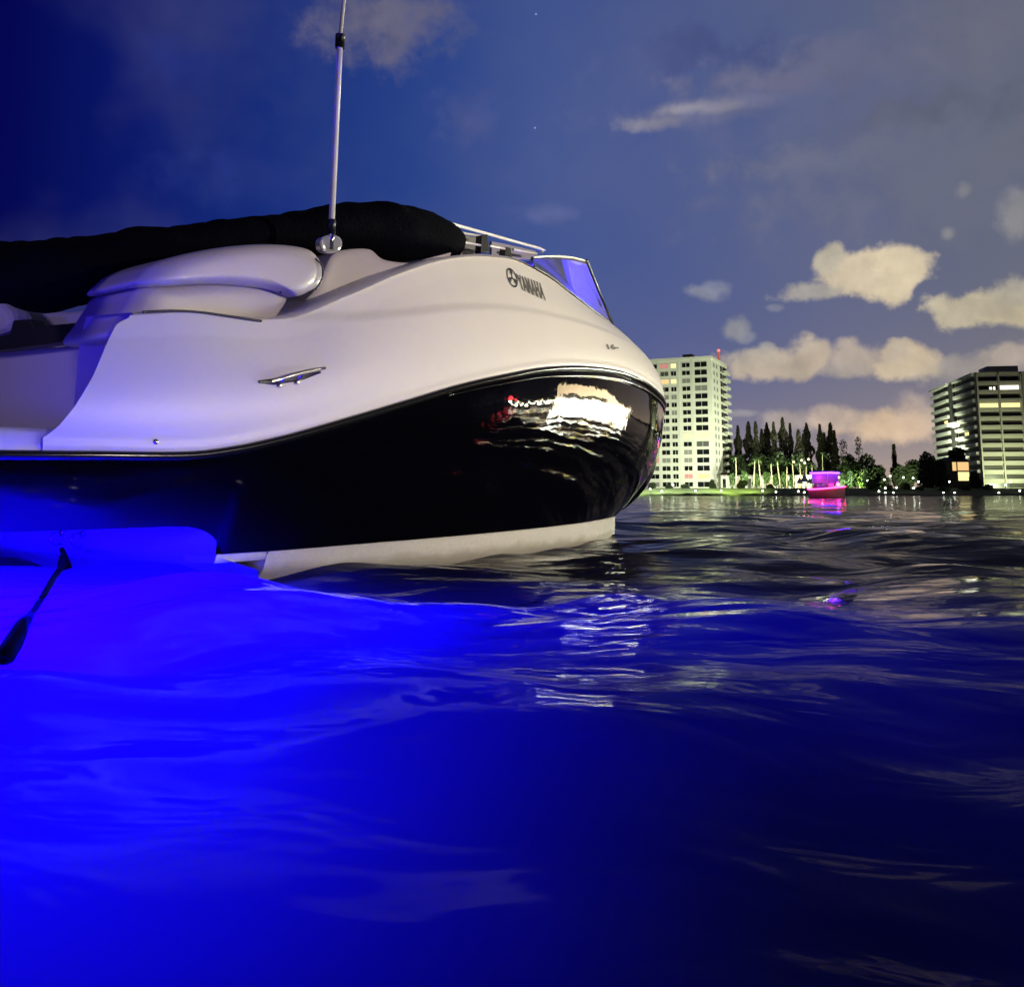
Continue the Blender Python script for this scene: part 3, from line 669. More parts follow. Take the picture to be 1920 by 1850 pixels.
M['dark_recess'] = mat('shaded_recess', (.045, .044, .036), .8)  # recess shade painted as dark plates; also a plain dark wall colour
M['bulb'] = mat('white_lamp_globe', (.5, .5, .5), .5, emit=(.93, 1, .82), estr=10)
M['bulb_y'] = mat('yellow_lamp_globe', (.5, .5, .4), .5, emit=(1, .95, .5), estr=4)
M['post'] = mat('dark_post', (.03, .03, .03), .5)
M['bark'] = mat('bark', (.06, .045, .03), .9)
M['palm_bark'] = mat('palm_bark', (.30, .27, .2), .9)
M['leaf_dark'] = mat('conifer_needles', (.045, .045, .022), .8, vary=.5, vscale=.4)
M['leaf'] = mat('broad_leaves', (.028, .045, .014), .7, vary=.5, vscale=.5)
M['palm_leaf'] = mat('palm_fronds', (.06, .11, .03), .6, vary=.3, vscale=.6)
GZ = 2.2
# land and seawall (structure)
lr = []
for Y, z in ((279.5, -1.5), (279.9, .3), (280.4, .62), (282, .9), (284.5, 1.6), (287, 2.15), (292, GZ), (340, GZ + .05), (400, GZ + .1), (520, GZ), (800, GZ), (1500, GZ)):
    lr.append([Vector((x, Y + .5 * math.sin(x * .21) + .35 * math.sin(x * .53), z + .06 * math.sin(x * .9))) for x in np.linspace(-700, 1500, 900)])
land = MB().grid(lr).build('land', M['lawn']); tag(land, kind='structure')
sw = MB().box(at(1440, 920, 281).x, 900, 279.2, 279.8, -2, .75).build('seawall', M['seawall'], None, False); tag(sw, kind='structure')

# ---- white tower
TY = 367.0
C0 = at(1333, 667, TY); CR = at(1362, 685, 394.0)
vax = (Vector((CR.x, CR.y, 0)) - Vector((C0.x, C0.y, 0))); tdepth = vax.length; vax.normalize(); uax = Vector((-vax.y, vax.x, 0))
tower = empty('apartment_tower', (C0.x, C0.y, GZ), math.atan2(-uax.y, -uax.x))
tag(tower, 'floodlit white apartment tower with rows of dark windows and a red rooftop beacon', 'building')
# local x = from left to right along the front (front corner at x=0), y = depth, z up
TH = C0.z - GZ; TW = 25.5
tb = MB(); tb.box(-TW, 0, 0, tdepth, 0, TH - 1.1)
tb.build('wall', M['tower_wall'], tower, False)
MB().box(-TW - .25, .25, -.25, tdepth + .2, TH - 1.1, TH).build('parapet', M['tower_wall'], tower, False)
z_of = lambda py: at(1290, py, TY + 3).z - GZ
zc = np.linspace(z_of(684), z_of(908), 16)
cols = [(1213, 1229), (1235.5, 1251), (1256, 1266), (1277.5, 1292.5), (1301.5, 1324.5)]
kx = TW / (1333 - 1209.5)
def lit(i, j):
    T = {(0, 1): 'lit_pink', (0, 2): 'lit_yellow', (2, 1): 'lit_warm', (2, 2): 'lit_yellow', (9, 3): 'lit_yellow', (9, 4): 'lit_yellow', (12, 0): 'lit_pink', (14, 3): 'lit_pink', (14, 4): 'lit_warm', (7, 0): 'lit_warm'}
    if (i, j) in T: return M[T[(i, j)]]
    if (i, j) in ((2, 3), (12, 3), (11, 3), (6, 2), (3, 4), (12, 1), (8, 1), (15, 0), (4, 1), (4, 2)): return M['curtain']
    q = (i * 7 + j * 13 + i * j * 5) % 11
    return M['half_blind'] if q == 3 else M['dark_glass']
for i, z in enumerate(zc):
    for j, (a, b) in enumerate(cols):
        x0, x1 = (a - 1333) * kx, (b - 1333) * kx; h = .85 if j != 4 else .98
        fr = MB()
        fr.box(x0 - .14, x0, -.10, .10, z - h, z + h).box(x1, x1 + .14, -.10, .10, z - h, z + h).box(x0 - .14, x1 + .14, -.14, .10, z - h - .16, z - h).box(x0 - .14, x1 + .14, -.10, .10, z + h, z + h + .1)
        mid = (x0 + x1) / 2; fr.box(mid - .06, mid + .06, -.06, .05, z - h, z + h)
        w = fr.build('window', M['tower_wall'], tower, False)
        MB().add([(x0, -.012, z - h), (x1, -.012, z - h), (x1, -.012, z + h), (x0, -.012, z + h)], [(0, 1, 2, 3)]).build('pane', lit(i, j), w, False)
for x in ((1271 - 1333) * kx, (1297 - 1333) * kx, (1231 - 1333) * kx):
    MB().box(x - .25, x + .25, -.22, 0, 0, TH - 1.2).build('pilaster', M['tower_wall'], tower, False)
proto = None
for i, z in enumerate(zc):
    if proto is None:
        bal = MB().box(0, 1.7, tdepth * .68, tdepth * .98, -1.45, -.35).build('balcony', M['pale_slab'], tower, False)
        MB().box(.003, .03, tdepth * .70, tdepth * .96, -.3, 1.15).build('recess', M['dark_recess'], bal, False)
        MB().box(0, .6, tdepth * .55, tdepth * .66, -1.0, .9).build('side_window', M['dark_glass'], bal, False)
        MB().box(.0, .04, tdepth * .12, tdepth * .2, -.8, .8).build('side_window', M['curtain'], bal, False)
        MB().box(.0, .04, tdepth * .30, tdepth * .38, -.8, .8).build('side_window', M['curtain'], bal, False)
        proto = bal; bal.location = (0, 0, z)
    else:
        c = copy_tree(proto, tower); c.location = (0, 0, z)
MB().box((1272 - 1333) * kx, (1291 - 1333) * kx, 6, 10, TH, TH + 2.0).build('plant_room', M['grey_wall'], tower, False)
MB().box(-.5, .4, tdepth * .5 - .5, tdepth * .5 + .5, TH, TH + 3.6).build('beacon_mast', mat('red_lit_mast', (.4, .12, .1), .6, emit=(1, .2, .15), estr=.35), tower, False)  # red glow of the beacon put into the mast as emission
MB().lathe((0, tdepth * .5, TH + 3.6), [(0, 0), (.5, .05), (.6, .5), (.4, .9), (0, 1)], 12).build('beacon', M['red_lamp'], tower)

# ---- grey balcony block on the right
GY = 310.0
G0 = at(1829, 704, GY); GL = at(1749, 737, 364.0)
gv = Vector((GL.x - G0.x, GL.y - G0.y, 0)); gdep = gv.length; gv.normalize(); gx = Vector((gv.y, -gv.x, 0))
block_ = empty('balcony_block', (G0.x, G0.y, GZ), math.atan2(gx.y, gx.x))
tag(block_, 'grey beige apartment block with stacked balconies and a few lit rooms at the right edge', 'building')
GH = G0.z - GZ; NF = 13; fh = (GH + .6) / NF; GW = 34.0
MB().box(0, GW, 0, gdep, 0, GH + .3).build('wall', M['grey_wall'], block_, False)
MB().box(-.3, GW + .3, -.3, gdep + .3, GH + .3, GH + 1.0).build('roof', M['grey_wall'], block_, False)
MB().box(4.5, 14, 3, 12, GH + 1.0, GH + 3.3).build('penthouse', M['grey_wall'], block_, False)
bays = [(.5, 6.2), (7.0, 12.8), (15.6, 21.5), (22.5, 29)]
glit = {(1, 1): 'lit_white', (3, 0): 'lit_yellow', (3, 1): 'lit_yellow'}
for k in range(NF):
    zt = GH - k * fh
    for j, (a, b) in enumerate(bays):
        w = MB().box(a - .1, b + .1, -.9, -.02, zt - fh + .02, zt - fh + .85).build('balcony', M['grey_wall'], block_, False)
        MB().add([(a, -.03, zt - fh + .85), (b, -.03, zt - fh + .85), (b, -.03, zt - .55), (a, -.03, zt - .55)], [(0, 1, 2, 3)]).build('window', M['dusk_glass'] if (k, j) not in glit else M['lit_' + glit[(k, j)][4:]], w, False)
    if k == 1:
        MB().box(3.9, 4.7, -.08, -.04, zt - fh + 1.0, zt - 1.0).build('lit_room', M['lit_white'], block_, False)
        MB().box(5.1, 5.7, -.08, -.04, zt - fh + .8, zt - .9).build('lit_room', M['lit_white'], block_, False)
for x in (.1, 6.6, 13.2, 22.0):
    MB().box(x - .22, x + .22, -1.05, -.015, 0, GH + .2).build('pilaster', M['grey_wall'], block_, False)
# the long side wing, balconies stepping back along it
for k in range(NF):
    zt = GH - k * fh
    for j, (a, b) in enumerate(((1.0, gdep * .44), (gdep * .58, gdep * .985))):
        bal = MB().box(-1.15 - .15 * j, -.02, a, b, zt - fh + .02, zt - fh + 1.05).build('balcony', M['pale_slab'], block_, False)
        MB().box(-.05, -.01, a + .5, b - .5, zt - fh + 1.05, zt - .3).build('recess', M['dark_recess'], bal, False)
        if (k * 5 + j * 3) % 7 == 2:
            ya = a + (b - a) * (.2 + .13 * (k % 4)); MB().box(-.09, -.053, ya, ya + 4.5, zt - fh + 1.05, zt - .5).build('lit_window', M['lit_warm' if k % 2 else 'lit_yellow'], bal, False)
MB().box(-1.3, -.02, 0.2, gdep * .44, GH, GH + .9).build('wing_roof_edge', M['pale_slab'], block_, False)
MB().box(-1.45, -.02, gdep * .57, gdep, GH, GH + .9).build('wing_roof_edge', M['pale_slab'], block_, False)
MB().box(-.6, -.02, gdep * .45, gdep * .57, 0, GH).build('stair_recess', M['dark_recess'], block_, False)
zl = GH - 5 * fh
MB().lathe((0, 0, 0), [(0, 0), (1.3, .1), (1.35, .3), (0, .4)], 20).build('lit_lantern', M['lit_white'], block_).matrix_local = Matrix.Translation((-1.6, gdep * .42, zl - 1.2)) @ Matrix.Diagonal((1.6, 1.6, 5.0, 1))  # emissive dome standing in for a lit balcony

# ---- low house with lit rooms in front of the wing
hp = at(1790, 900, 296); house = empty('low_house', (hp.x, 297, GZ)); tag(house, 'low dark house with warm lit panes below the grey block', 'building')
hz0 = at(1800, 901, 296).z - GZ; hz1 = at(1800, 866, 296).z - GZ; hw = 5.2
MB().box(-1.0, hw, 0, 8, 0, hz1 + .5).build('wall', M['dark_recess'], house, False)
MB().add([(-1.3, -.4, hz1 + .5), (hw + .4, -.4, hz1 + .5), (hw + .4, 8.4, hz1 + .5), (-1.3, 8.4, hz1 + .5), (-.4, 4, hz1 + 1.6), (hw - .5, 4, hz1 + 1.6)], [(0, 1, 5, 4), (1, 2, 5), (2, 3, 4, 5), (3, 0, 4), (3, 2, 1, 0)]).build('roof', M['dark_recess'], house, False)
hm = (hz0 + hz1) / 2
for (a, b, c, d, m_) in ((0, 1.2, hm + .2, hz1, 'lit_warm'), (1.6, 5.0, hm + .25, hz1, 'lit_warm'), (1.6, 5.0, hz0, hm - .2, 'lit_yellow')):
    f_ = MB().box(a - .1, b + .1, -.05, -.02, c - .1, d + .1).build('window', M['dark_recess'], house, False)
    MB().box(a, b, -.09, -.053, c, d).build('pane', M[m_], f_, False)

# ---- trees
def leaves(n, sampler, size, rngs):
    v = []; f = []
    for i in range(n):
        p = sampler(rngs); s = size * rngs.uniform(.6, 1.4)
        a = Vector((rngs.normal(), rngs.normal(), rngs.normal())).normalized(); b = a.orthogonal().normalized(); c = a.cross(b)
        k = len(v); v += [p + b * s, p + c * s * .6, p - b * s, p - c * s * .6]; f.append((k, k + 1, k + 2, k + 3))
    return v, f
def conifer_meshes(seed, H, R, taper):
    r = np.random.default_rng(seed)
    def smp(r):
        h = r.uniform(.06, 1) ** .9; env = R * (min(1, (1 - h) * taper) ** .75) * (.75 + .25 * math.sin(h * 23 + seed)) * min(1, h / .15 + .3)
        a = r.uniform(0, 6.28); q = env * math.sqrt(r.uniform(.1, 1)); return Vector((q * math.cos(a), q * math.sin(a), h * H))
    return leaves(2000, smp, .55, r)
def make_tree(name, label, cat, group, base, H, vf, lm, trunk_r, trunk_h, bark='bark'):
    o = empty(name, base, random.uniform(0, 6)); tag(o, label, cat, group)
    MB().tube([(0, 0, -.3), (random.uniform(-.2, .2), random.uniform(-.2, .2), trunk_h * .5), (0, 0, trunk_h)], [trunk_r, trunk_r * .75, trunk_r * .3], 8).build('trunk', M[bark], o)
    mesh_obj('crown', vf[0], vf[1], lm, o, False)
    return o
con = [(1370, 812, 9), (1387, 798, 13), (1407, 791, 12), (1421, 791, 10), (1432, 805, 10), (1442, 793, 11), (1455, 792, 11), (1472, 783, 12), (1486, 794, 8), (1501, 806, 13), (1510, 814, 9), (1517, 793, 11), (1542, 796, 11), (1550, 812, 9), (1562, 793, 13), (1569, 808, 9)]
for i, (px, py, wpx) in enumerate(con):
    Y = 392 + (i % 3) * 7; b = at(px, 912, Y); b.z = GZ; H = at(px, py, Y).z - GZ; R = wpx * 1.15 * Y / 1800
    sq = (2, 3, 5, 7, 9, 11, 14).count(i)
    vf = conifer_meshes(40 + i, H, R * 1.15, 2.2 if i in (2, 5, 7, 11, 14) else 1.35)
    lab = 'tall dark conifer, ' + ORD[i] + ' from the white tower in the row behind the palms'
    make_tree('conifer', lab, 'tree', 'row of tall dark conifers', b, H, vf, M['leaf_dark'], .35, H * .8)
def crown_blobs(seed, blobs, n, size):
    r = np.random.default_rng(seed); wts = np.array([b[3] ** 2 * b[4] for b in blobs]); wts = wts / wts.sum()
    def smp(r):
        b = blobs[r.choice(len(blobs), p=wts)]; d = Vector((r.normal(), r.normal(), r.normal())).normalized() * (r.uniform(.35, 1) ** .5)
        return Vector((b[0] + d.x * b[3], b[1] + d.y * b[3], b[2] + d.z * b[4]))
    return leaves(n, smp, size, r)
def round_tree(px, pytop, pybot, wpx, Y, label, n=900, size=.42, loose=False, cat='tree', name='broadleaf_tree', group=None, lm='leaf'):
    b = at(px, 915, Y); b.z = GZ; zt = at(px, pytop, Y).z - GZ; zb = at(px, pybot, Y).z - GZ; R = wpx / 2 * Y / 1800; r = np.random.default_rng(int(px) + int(pytop))
    ch = (zt - zb); blobs = []
    for q in range(7 if not loose else 6):
        a = r.uniform(0, 6.28); d = R * r.uniform(.1, .55); br = R * r.uniform(.42, .66) * (.65 if loose else 1)
        bz = zb + ch * r.uniform(.2, .72); bh = min(ch * r.uniform(.25, .38), zt - bz)
        blobs.append((d * math.cos(a), d * math.sin(a), bz, br, bh))
    blobs.append((0, 0, zt - ch * .25, R * .5, ch * .25))
    vf = crown_blobs(int(px), blobs, n, size)
    o = make_tree(name, label, cat, group, b, zt, vf, M[lm], max(.15, R * .07), zb + ch * .4)
    return o
round_tree(1585, 822, 856, 18, 385, 'small airy tree standing up right of the conifer row', 220, .3, True, group='loose crowned trees')
round_tree(1613, 819, 858, 26, 385, 'larger airy tree with sky showing through, above the dark clump', 330, .3, True, group='loose crowned trees')
TR = [(1592, 850, 914, 52, 340, 'broad dark tree right of the pink lit boat, its underside lit green', 1300), (1628, 851, 914, 58, 330, 'widest dark tree of the clump beside the green floodlight', 1500),
      (1652, 872, 916, 40, 325, 'low dark tree at the falling right end of the clump', 800), (1688, 868, 914, 36, 325, 'dark dome shaped tree below the lone spire conifer', 800),
      (1711, 860, 914, 46, 325, 'rounded tree with gaps between the spire and the grey block', 800), (1742, 846, 920, 58, 310, 'big black tree in front of the foot of the grey block', 1600),
      (1768, 860, 922, 40, 302, 'black tree joining the big one before the low house', 900), (1801, 838, 868, 32, 300, 'dark pointed crown rising over the lit low house', 700),
      (1830, 884, 924, 24, 290, 'small round dark tree right of the warm lit panes', 500), (1385, 852, 900, 44, 386, 'dim green tree at the left foot of the conifer row', 800), (1424, 850, 898, 44, 386, 'dim green tree beneath the tallest left conifers', 800),
      (1462, 846, 896, 44, 386, 'dim green tree under the middle of the conifer row', 800), (1500, 848, 896, 40, 386, 'dim green tree behind the yellow lamps', 800)]
for px, a, b_, w, Y, lab, n in TR: round_tree(px, a, b_, w, Y, lab, int(n * 2.2), .5 if Y < 330 else .55, group='broadleaf trees on the far shore')
b = at(1680, 912, 330); b.z = GZ; Hs = at(1680, 834, 330).z - GZ
make_tree('conifer', 'lone thin spire conifer standing alone against the pale horizon cloud', 'tree', None, b, Hs, conifer_meshes(91, Hs, 1.1, 1.2), M['leaf_dark'], .2, Hs * .8)
# shrubs at the water's edge
SH = [(1336, 897, 924, 18, 'dark round shrub at the right foot of the white tower'), (1391, 900, 917, 26, 'dark dome shrub on the bright green lawn'), (1444, 908, 925, 18, 'small black bush on the lit bank right of the lawn'),
      (1634, 898, 926, 22, 'dark bush just right of the green floodlit trunk'), (1668, 908, 928, 22, 'dark bush between two white lamps below the dome tree'), (1700, 905, 930, 26, 'dark bush at the water below the rounded tree'), (1724, 910, 930, 22, 'dark bush left of the big black tree'), (1768, 910, 929, 34, 'wide dark bush before the low house'), (1812, 906, 928, 30, 'dark green bush below the warm lit panes'), (1850, 908, 929, 26, 'dark bush under the pilasters of the grey block'), (1222, 904, 922, 16, 'dark bush left at the foot of the white tower'), (1256, 908, 922, 14, 'low bush below the third window column of the tower'), (1285, 908, 922, 18, 'low bush below the fourth window column of the tower')]
for px, a, b_, w, lab in SH: round_tree(px, a, b_, w, 286 if px > 1600 else 300, lab, 700, .34, cat='shrub', name='shrub', group='shrubs along the far bank')
# palms with lit trunks
PAL = [(1381, 858), (1413, 865), (1427, 861), (1448, 868), (1463, 866), (1475, 866), (1489, 862), (1503, 868), (1511, 872), (1525, 872), (1544, 852), (1612, 872)]
for i, (px, py) in enumerate(PAL):
    Y = 350 if i < 10 else 330; b = at(px, 914, Y); b.z = GZ; H = at(px, py, Y).z - GZ; r = np.random.default_rng(500 + i)
    lean = r.uniform(-.8, .8)
    o = empty('palm_tree', b); tag(o, 'palm with a floodlit trunk, ' + ORD[i] + ' palm to the right of the white tower', 'palm', 'palms along the floodlit bank')
    MB().tube([(0, 0, -.2), (lean * .3, 0, H * .4), (lean, 0, H)], [.34, .22, .16], 8).build('trunk', M['palm_bark'], o)
    fm = MB()
    for k in range(16):
        a = r.uniform(0, 6.28); e = r.uniform(-.2, 1.2); Lf = r.uniform(2.2, 3.2); rows = []
        for s in np.linspace(0, 1, 6):
            x = Lf * s * math.cos(e) ; z = Lf * s * math.sin(e) - 1.6 * s * s; wd = .34 * math.sin(math.pi * (s * .85 + .1))
            c, n_ = Vector((lean + x * math.cos(a), x * math.sin(a), H + z)), Vector((-math.sin(a), math.cos(a), 0))
            rows.append([c + n_ * wd - Vector((0, 0, wd * .5)), c, c - n_ * wd - Vector((0, 0, wd * .5))])
        fm.grid(rows)
    fm.build('crown', M['palm_leaf'], o, False)
# lit pavilion behind the palms
pv = at(1352, 900, 372); pavilion = empty('pavilion', (pv.x, 372, GZ)); tag(pavilion, 'long low white pavilion lit from inside behind the palm trunks', 'building')
pw2 = at(1528, 900, 372).x - pv.x; ph = at(1400, 893, 372).z - GZ
MB().box(0, pw2, 0, 9, 0, ph).build('wall', mat('white_plaster', (.7, .69, .62), .7), pavilion, False)
MB().box(-.5, pw2 + .5, -1.2, 9.5, ph, ph + .5).build('roof', M['grey_wall'], pavilion, False)
for k in range(15):
    x = (k + .5) * pw2 / 15
    f_ = MB().box(x - .7, x + .7, -.06, -.02, .5, ph - .8).build('window', M['pale_slab'], pavilion, False)
    MB().box(x - .58, x + .58, -.1, -.063, .6, ph - .9).build('pane', M[('dark_glass', 'lit_pav', 'lit_warm', 'lit_pav', 'half_blind')[k % 5]], f_, False)
# ---- lamps along the bank
LP = [(1503, 863, 'bulb_y'), (1509, 868, 'bulb_y'), (1516, 861, 'bulb_y'), (1488, 866, 'bulb_y'), (1573, 895, 'bulb_y'), (1627, 901, 'bulb'), (1658, 899, 'bulb'), (1660, 915, 'bulb'), (1648, 921, 'bulb'), (1660, 925, 'bulb'), (1675, 924, 'bulb'), (1681, 914, 'bulb'), (1669, 893, 'bulb'), (1694, 895, 'bulb'),
      (1712, 896, 'bulb'), (1722, 903, 'bulb'), (1713, 915, 'bulb'), (1769, 926, 'bulb'), (1790, 926, 'bulb'), (1873, 926, 'bulb'), (1780, 903, 'bulb'), (1885, 909, 'bulb'), (1895, 903, 'bulb'), (1912, 920, 'bulb'), (1497, 921, 'bulb'), (1508, 923, 'bulb'), (1519, 926, 'bulb'), (1241, 921, 'bulb'), (1262, 909, 'bulb'), (1219, 917, 'bulb'), (1430, 920, 'bulb'), (1455, 922, 'bulb'), (1304, 920, 'bulb'), (1352, 920, 'bulb')]
LP.sort()
def lamp_post(p, gz, m, label, rad=.3):
    o = empty('lamp_post', (p.x, p.y, gz)); tag(o, label, 'lamp', 'lamps along the far bank'); h = p.z - gz
    MB().tube([(0, 0, -.1), (0, 0, max(h - rad * .6, .1))], .07, 6).build('post', M['post'], o)
    MB().lathe((0, 0, h), [(0, -rad), (rad * .7, -rad * .7), (rad, 0), (rad * .7, rad * .7), (0, rad)], 10).build('globe', M[m], o)
    return o
def side(px):
    if px < 1360: return 'below the white tower'
    if px < 1600: return 'among the palms and lawn'
    if px < 1735: return 'under the dark tree clump'
    return 'in front of the grey block'
cnt = {}
for i, (px, py, m) in enumerate(LP):
    s_ = side(px); cnt[s_] = cnt.get(s_, 0) + 1
    p = at(px, py, 288 if py > 890 else 300); gz = GZ
    if p.z < GZ + .5: p = at(px, py, 280.2); gz = .45; p.z = max(p.z, .8)
    lamp_post(p, gz, m, ('yellow' if m == 'bulb_y' else 'white') + ' glowing globe lamp ' + s_ + ', ' + ORD[cnt[s_] - 1] + ' lamp from the left there', .26 if m == 'bulb' else .34)
# floodlights: what lights the tower, the lawn, the palms and the trees
GRN = (.93, 1.0, .76)
def pl_(x, y, z, e, c=GRN, r=1.6): return lamp('flood_lamp', 'POINT', (x, y, z), e, c, shadow_soft_size=r)
def spot(p, target, e, c=GRN, ang=110):
    o = lamp('flood_lamp', 'SPOT', p, e, c, spot_size=math.radians(ang), spot_blend=.8, shadow_soft_size=.5); aim(o, target); return o
spot((C0.x - 22, 322, 3), (C0.x - 12, 367, 28), 100000, GRN, 100)
spot((C0.x + 6, 330, 3), (C0.x - 4, 370, 26), 46000, GRN, 100)
spot((C0.x + 48, 366, 4), (C0.x + 12, 386, 30), 130000, GRN, 100)
for px in range(1188, 1440, 18):            # shielded floods on the sea wall, aimed inland at the bank
    p = at(px + random.uniform(-7, 7), 920, 280); y0 = random.uniform(277.5, 279)
    spot((p.x, y0, random.uniform(3.6, 5)), (p.x, 287, 1.2), random.uniform(.4, 1.3) * 4600, (.96, 1, .80) if px < 1350 else (.9, 1, .42), 100)
for px in (1392, 1428, 1450, 1474, 1492, 1516):
    p = at(px, 914, 344); spot((p.x, 343.5, 2.4), (p.x, 349, 9), 8500, (.95, 1, .6), 125)
p = at(1613, 914, 326); spot((p.x, 324, 2.3), (p.x, 331, 9), 24000, (.75, 1, .3), 120)
p = at(1548, 880, 320); spot((p.x, 319, 3.0), (p.x, 328, 12), 12000, (.85, 1, .7), 110)
p = at(1588, 914, 318); spot((p.x, 316, 2.6), (p.x, 324, 8), 12000, (.9, 1, .85), 120)
p = at(1700, 914, 316); spot((p.x, 312, 2.6), (p.x, 324, 8), 12000, (.9, 1, .6), 120)
p = at(1912, 915, 296); spot((p.x, 294, 3.0), (p.x, 306, 8), 16000, (.8, 1, .55), 120)
spot((at(1900, 915, 290).x, 290, 3), (at(1900, 850, 310).x, 312, 24), 17000, (.95, .95, .7), 120)
spot((at(1740, 915, 330).x, 325, 4), (GL.x, GL.y - 18, 24), 120000, (.9, 1, .75), 100)

# ---- party boat
py_ = 92.0; pbp = at(1556, 934, py_); party = empty('party_boat', (pbp.x, py_, 0), math.radians(-58)); party.scale = (.78, .78, .95)
tag(party, 'small canopied boat glowing pink and violet near the far bank', 'boat')
M['curtain_cloth'] = bpy.data.materials.new('clear_curtain'); M['curtain_cloth'].use_nodes = True
_nt = M['curtain_cloth'].node_tree; _nt.nodes.clear(); _t = _nt.nodes.new('ShaderNodeBsdfTranslucent'); _t.inputs[0].default_value = (.7, .6, .7, 1)
_p = _nt.nodes.new('ShaderNodeBsdfTransparent'); _x = _nt.nodes.new('ShaderNodeMixShader'); _x.inputs[0].default_value = .45
_o = _nt.nodes.new('ShaderNodeOutputMaterial'); _nt.links.new(_t.outputs[0], _x.inputs[1]); _nt.links.new(_p.outputs[0], _x.inputs[2]); _nt.links.new(_x.outputs[0], _o.inputs[0])
M['party_hull'] = mat('white_party_hull', (.6, .58, .58), .3)
rows = []
for s in np.linspace(0, 1, 20):
    x = -2.4 + 4.8 * s; w = 1.1 * (1 - max(0, (s - .45) / .55) ** 2.2) ; sh = .95 + .25 * s * s
    rows.append([Vector((x, -w, sh)), Vector((x - .1 * s, -w * .92, .45)), Vector((x - .25 * s, -w * .7, -.1)), Vector((x - .3 * s, 0, -.4)), Vector((x - .25 * s, w * .7, -.1)), Vector((x - .1 * s, w * .92, .45)), Vector((x, w, sh))])
MB().grid([list(reversed(r)) for r in rows]).add(rows[0], [tuple(range(7))]).build('hull', M['party_hull'], party)
MB().grid([[r[0] + Vector((0, 0, -.12)), r[-1] + Vector((0, 0, -.12))] for r in rows]).build('deck', M['party_hull'], party)
for (x0, x1, y0, y1) in ((-1.75, .5, -.95, -.92), (-1.75, .5, .92, .95), (-1.75, -1.72, -.9, .9), (.5, .53, -.9, .9)):
    MB().box(x0, x1, y0, y1, 1.45, 2.5).build('side_curtain', M['curtain_cloth'], party, False)
MB().box(-1.9, .7, -1.05, 1.05, 2.55, 2.68).build('canopy', mat('violet_canopy', (.35, .32, .5), .6), party, False)
for x in (-1.8, .6):
    for y in (-.95, .95): MB().tube([(x, y, .9), (x, y, 2.55)], .03, 8).build('canopy_post', M['alu'], party)
bevel(MB().box(-.3, .35, -.5, .5, .85, 1.55).build('console', M['party_hull'], party, False), .08)
bevel(MB().box(-1.8, -1.2, -.8, .8, .85, 1.35).build('bench', M['party_hull'], party, False), .06)
MB().tube([(-1.95, -1.08, 2.5), (.72, -1.08, 2.5), (.72, 1.08, 2.5), (-1.95, 1.08, 2.5), (-1.95, -1.08, 2.5)], .06, 8).build('light_strip', mat('violet_led', (.1, .05, .3), .5, emit=(.10, .02, 1), estr=26), party)
MB().tube([r[0] + Vector((0, -.03, -.06)) for r in rows] + [r[-1] + Vector((0, .03, -.06)) for r in reversed(rows)], .03, 8).build('light_strip', mat('pink_led', (.3, .03, .1), .5, emit=(1, .02, .22), estr=34), party)
MB().lathe((1.3, 0, 1.15), [(0, 0), (.16, .05), (.2, .22), (.12, .38), (0, .42)], 14).build('bow_lamp', mat('magenta_lamp', (.3, .03, .15), .5, emit=(1, .02, .4), estr=42), party)
def onboat(x, y, z): return Vector((pbp.x, py_, 0)) + Matrix.Rotation(math.radians(-58), 3, 'Z') @ Vector((x, y, z))
for (q, e, c) in (((-.6, -.3, 1.9), 13, (1, .07, .45)), ((1.0, -2.2, 1.1), 26, (1, .10, .12)), ((-1.0, -2.4, .9), 14, (1, .05, .25)), ((-.6, 0, 2.45), 34, (.16, .06, 1))):
    lamp('party_lamp', 'POINT', onboat(*q), e, c, shadow_soft_size=.08)

for i, (px, w_, tp_) in enumerate(((1374, 16, 886), (1396, 20, 882), (1419, 18, 887), (1438, 18, 883), (1456, 16, 888), (1470, 18, 884), (1484, 16, 888), (1530, 18, 884), (1576, 20, 886), (1597, 22, 880), (1624, 18, 884))):
    round_tree(px, tp_, 912, w_, 352 if px < 1540 else 322, 'floodlit green shrub in the planting below the conifers, ' + ORD[i] + ' from the white tower', 600, .4, cat='shrub', name='lit_shrub', group='floodlit planting below the conifers', lm='palm_leaf')
# white tents on the lit bank
for i, (px, w_, top) in enumerate(((1500, 2.0, 893), (1509, 2.6, 886), (1519, 2.0, 893))):
    b = at(px, 912, 292 + i * 2); b.z = GZ; hh = at(px, top, b.y).z - GZ
    t = empty('tent', b); tag(t, ('small', 'tallest', 'rightmost small')[i] + ' white peaked tent on the lit bank beside the pink boat', 'tent', 'white tents on the bank')
    for sx, sy in ((-1, -1), (1, -1), (-1, 1), (1, 1)): MB().tube([(sx * w_ * .45, sy * w_ * .45, -.1), (sx * w_ * .45, sy * w_ * .45, hh * .45)], .05, 6).build('leg', M['alu'], t)
    MB().grid([[(w_ * .5 * k * c, w_ * .5 * k * d, hh * (.42 + .58 * (1 - k) ** 1.6)) for c, d in ((-1, -1), (1, -1), (1, 1), (-1, 1))] for k in np.linspace(1, 0, 7)], True).build('canopy', mat('white_tent_cloth', (.75, .75, .7), .8), t)
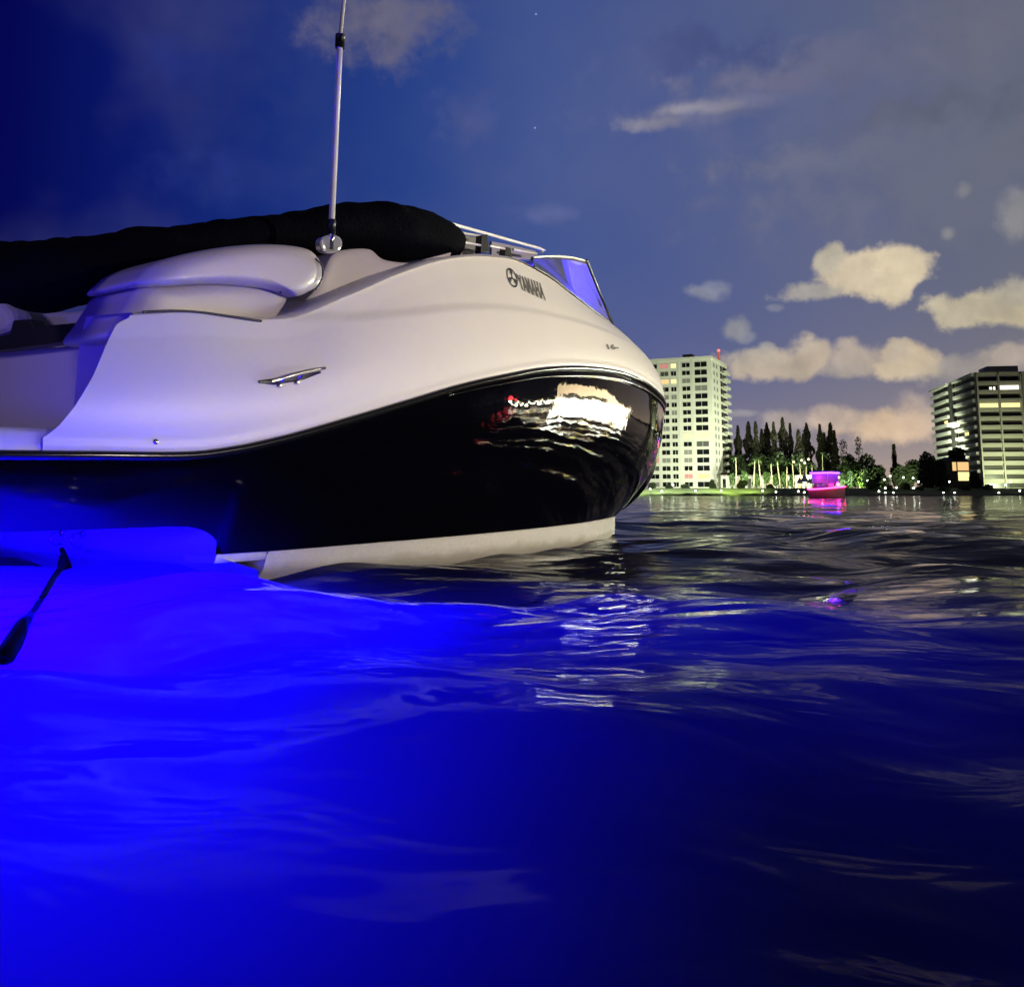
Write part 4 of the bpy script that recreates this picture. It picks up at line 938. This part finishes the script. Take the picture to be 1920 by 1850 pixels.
# ---- boathouse made up further right, unseen, shaped for what the bow mirrors
def pol(azd, r, z=0): a = math.radians(azd); return Vector((r * math.sin(a), r * math.cos(a), z))
bh_c = pol(49, 84); bh = empty('boathouse', (bh_c.x, bh_c.y, .3), math.radians(-49)); tag(bh, 'floodlit cream boathouse with a row of bright windows on the right quay', 'building')
pf = [(-14, 2.4), (-11, 3.0), (-8, 4.0), (-5, 5.2), (-2, 6.0), (1, 6.6), (5, 6.9), (9, 6.6), (11.5, 5.9), (13, 4.9)]
a_ = [(x, 0, z) for x, z in pf] + [(13, 0, -2), (-14, 0, -2)]; b_ = [(x, 8, z) for x, _, z in a_]; na = len(a_)
MB().add(a_ + b_, [tuple(reversed(range(na))), tuple(range(na, 2 * na))] + [(i, (i + 1) % na, (i + 1) % na + na, i + na) for i in range(na)]).build('wall', mat('cream_render', (.72, .62, .48), .7), bh, False)
MB().grid([[(x, y, z + dz) for x, z in pf] for y, dz in ((-.8, .05), (-.8, .3), (8.4, .3))]).build('roof', M['dark_recess'], bh, False)
MB().box(-4, 10, -1.6, 0, 2.3, 3.2).build('awning', M['dark_recess'], bh, False)
for k in range(12):
    x = -13 + k * 2.15
    f_ = MB().box(x, x + 1.9, -.05, -.01, .2, 2.2).build('window', M['pale_slab'], bh, False)
    MB().box(x + .1, x + 1.8, -.1, -.055, .3, 2.1).build('pane', mat('bright_pane_yellow' if k in (2, 6) else 'bright_pane', (.4, .4, .3), .5, emit=(1, .9, .35) if k in (2, 6) else (.95, 1, .8), estr=330), f_, False)  # panes overdriven so hull and water mirror bright streaks
for x in (-9, 0, 9):
    q = bh_c + Matrix.Rotation(math.radians(-49), 3, 'Z') @ Vector((x, -9, 1.0)); t_ = bh_c + Matrix.Rotation(math.radians(-49), 3, 'Z') @ Vector((x, 0, 4.5))
    spot(q, t_, 30000, (1, .86, .62), 120)  # added floods, brighten the wall that the bow mirrors
rp = pol(63.2, 70, .2); rs = empty('channel_marker', rp); tag(rs, 'channel marker pile with a red lamp beyond the boathouse', 'marker')  # added out of view, gives the hull its red reflection
MB().tube([(0, 0, -1.5), (0, 0, 1.6)], .15, 10).build('pile', M['post'], rs)
MB().lathe((0, 0, 1.6), [(0, 0), (1.0, .1), (1.3, .5), (.8, 1.0), (0, 1.05)], 14).build('lamp', mat('red_marker_lamp', (.3, .02, .02), .5, emit=(1, .05, .06), estr=14), rs)

for i in range(14):  # lamps added out of view for bright streaks in the hull
    q = pol(53.5 + i * .72 + random.uniform(-.2, .2), 66 + random.uniform(-3, 3), .2); o = empty('quay_lamp', q); tag(o, 'small bright lamp on the right quay past the boathouse', 'lamp', 'lamps on the right quay')
    MB().tube([(0, 0, -1.5), (0, 0, .5 + (i % 3) * .3)], .05, 6).build('post', M['post'], o)
    MB().lathe((0, 0, .5 + (i % 3) * .3), [(0, 0), (.2, .1), (.2, .3), (0, .4)], 10).build('globe', mat('quay_bulb', (.4, .4, .4), .5, emit=((1, .9, .6), (.95, 1, .85), (1, .8, .4))[i % 3], estr=110), o)
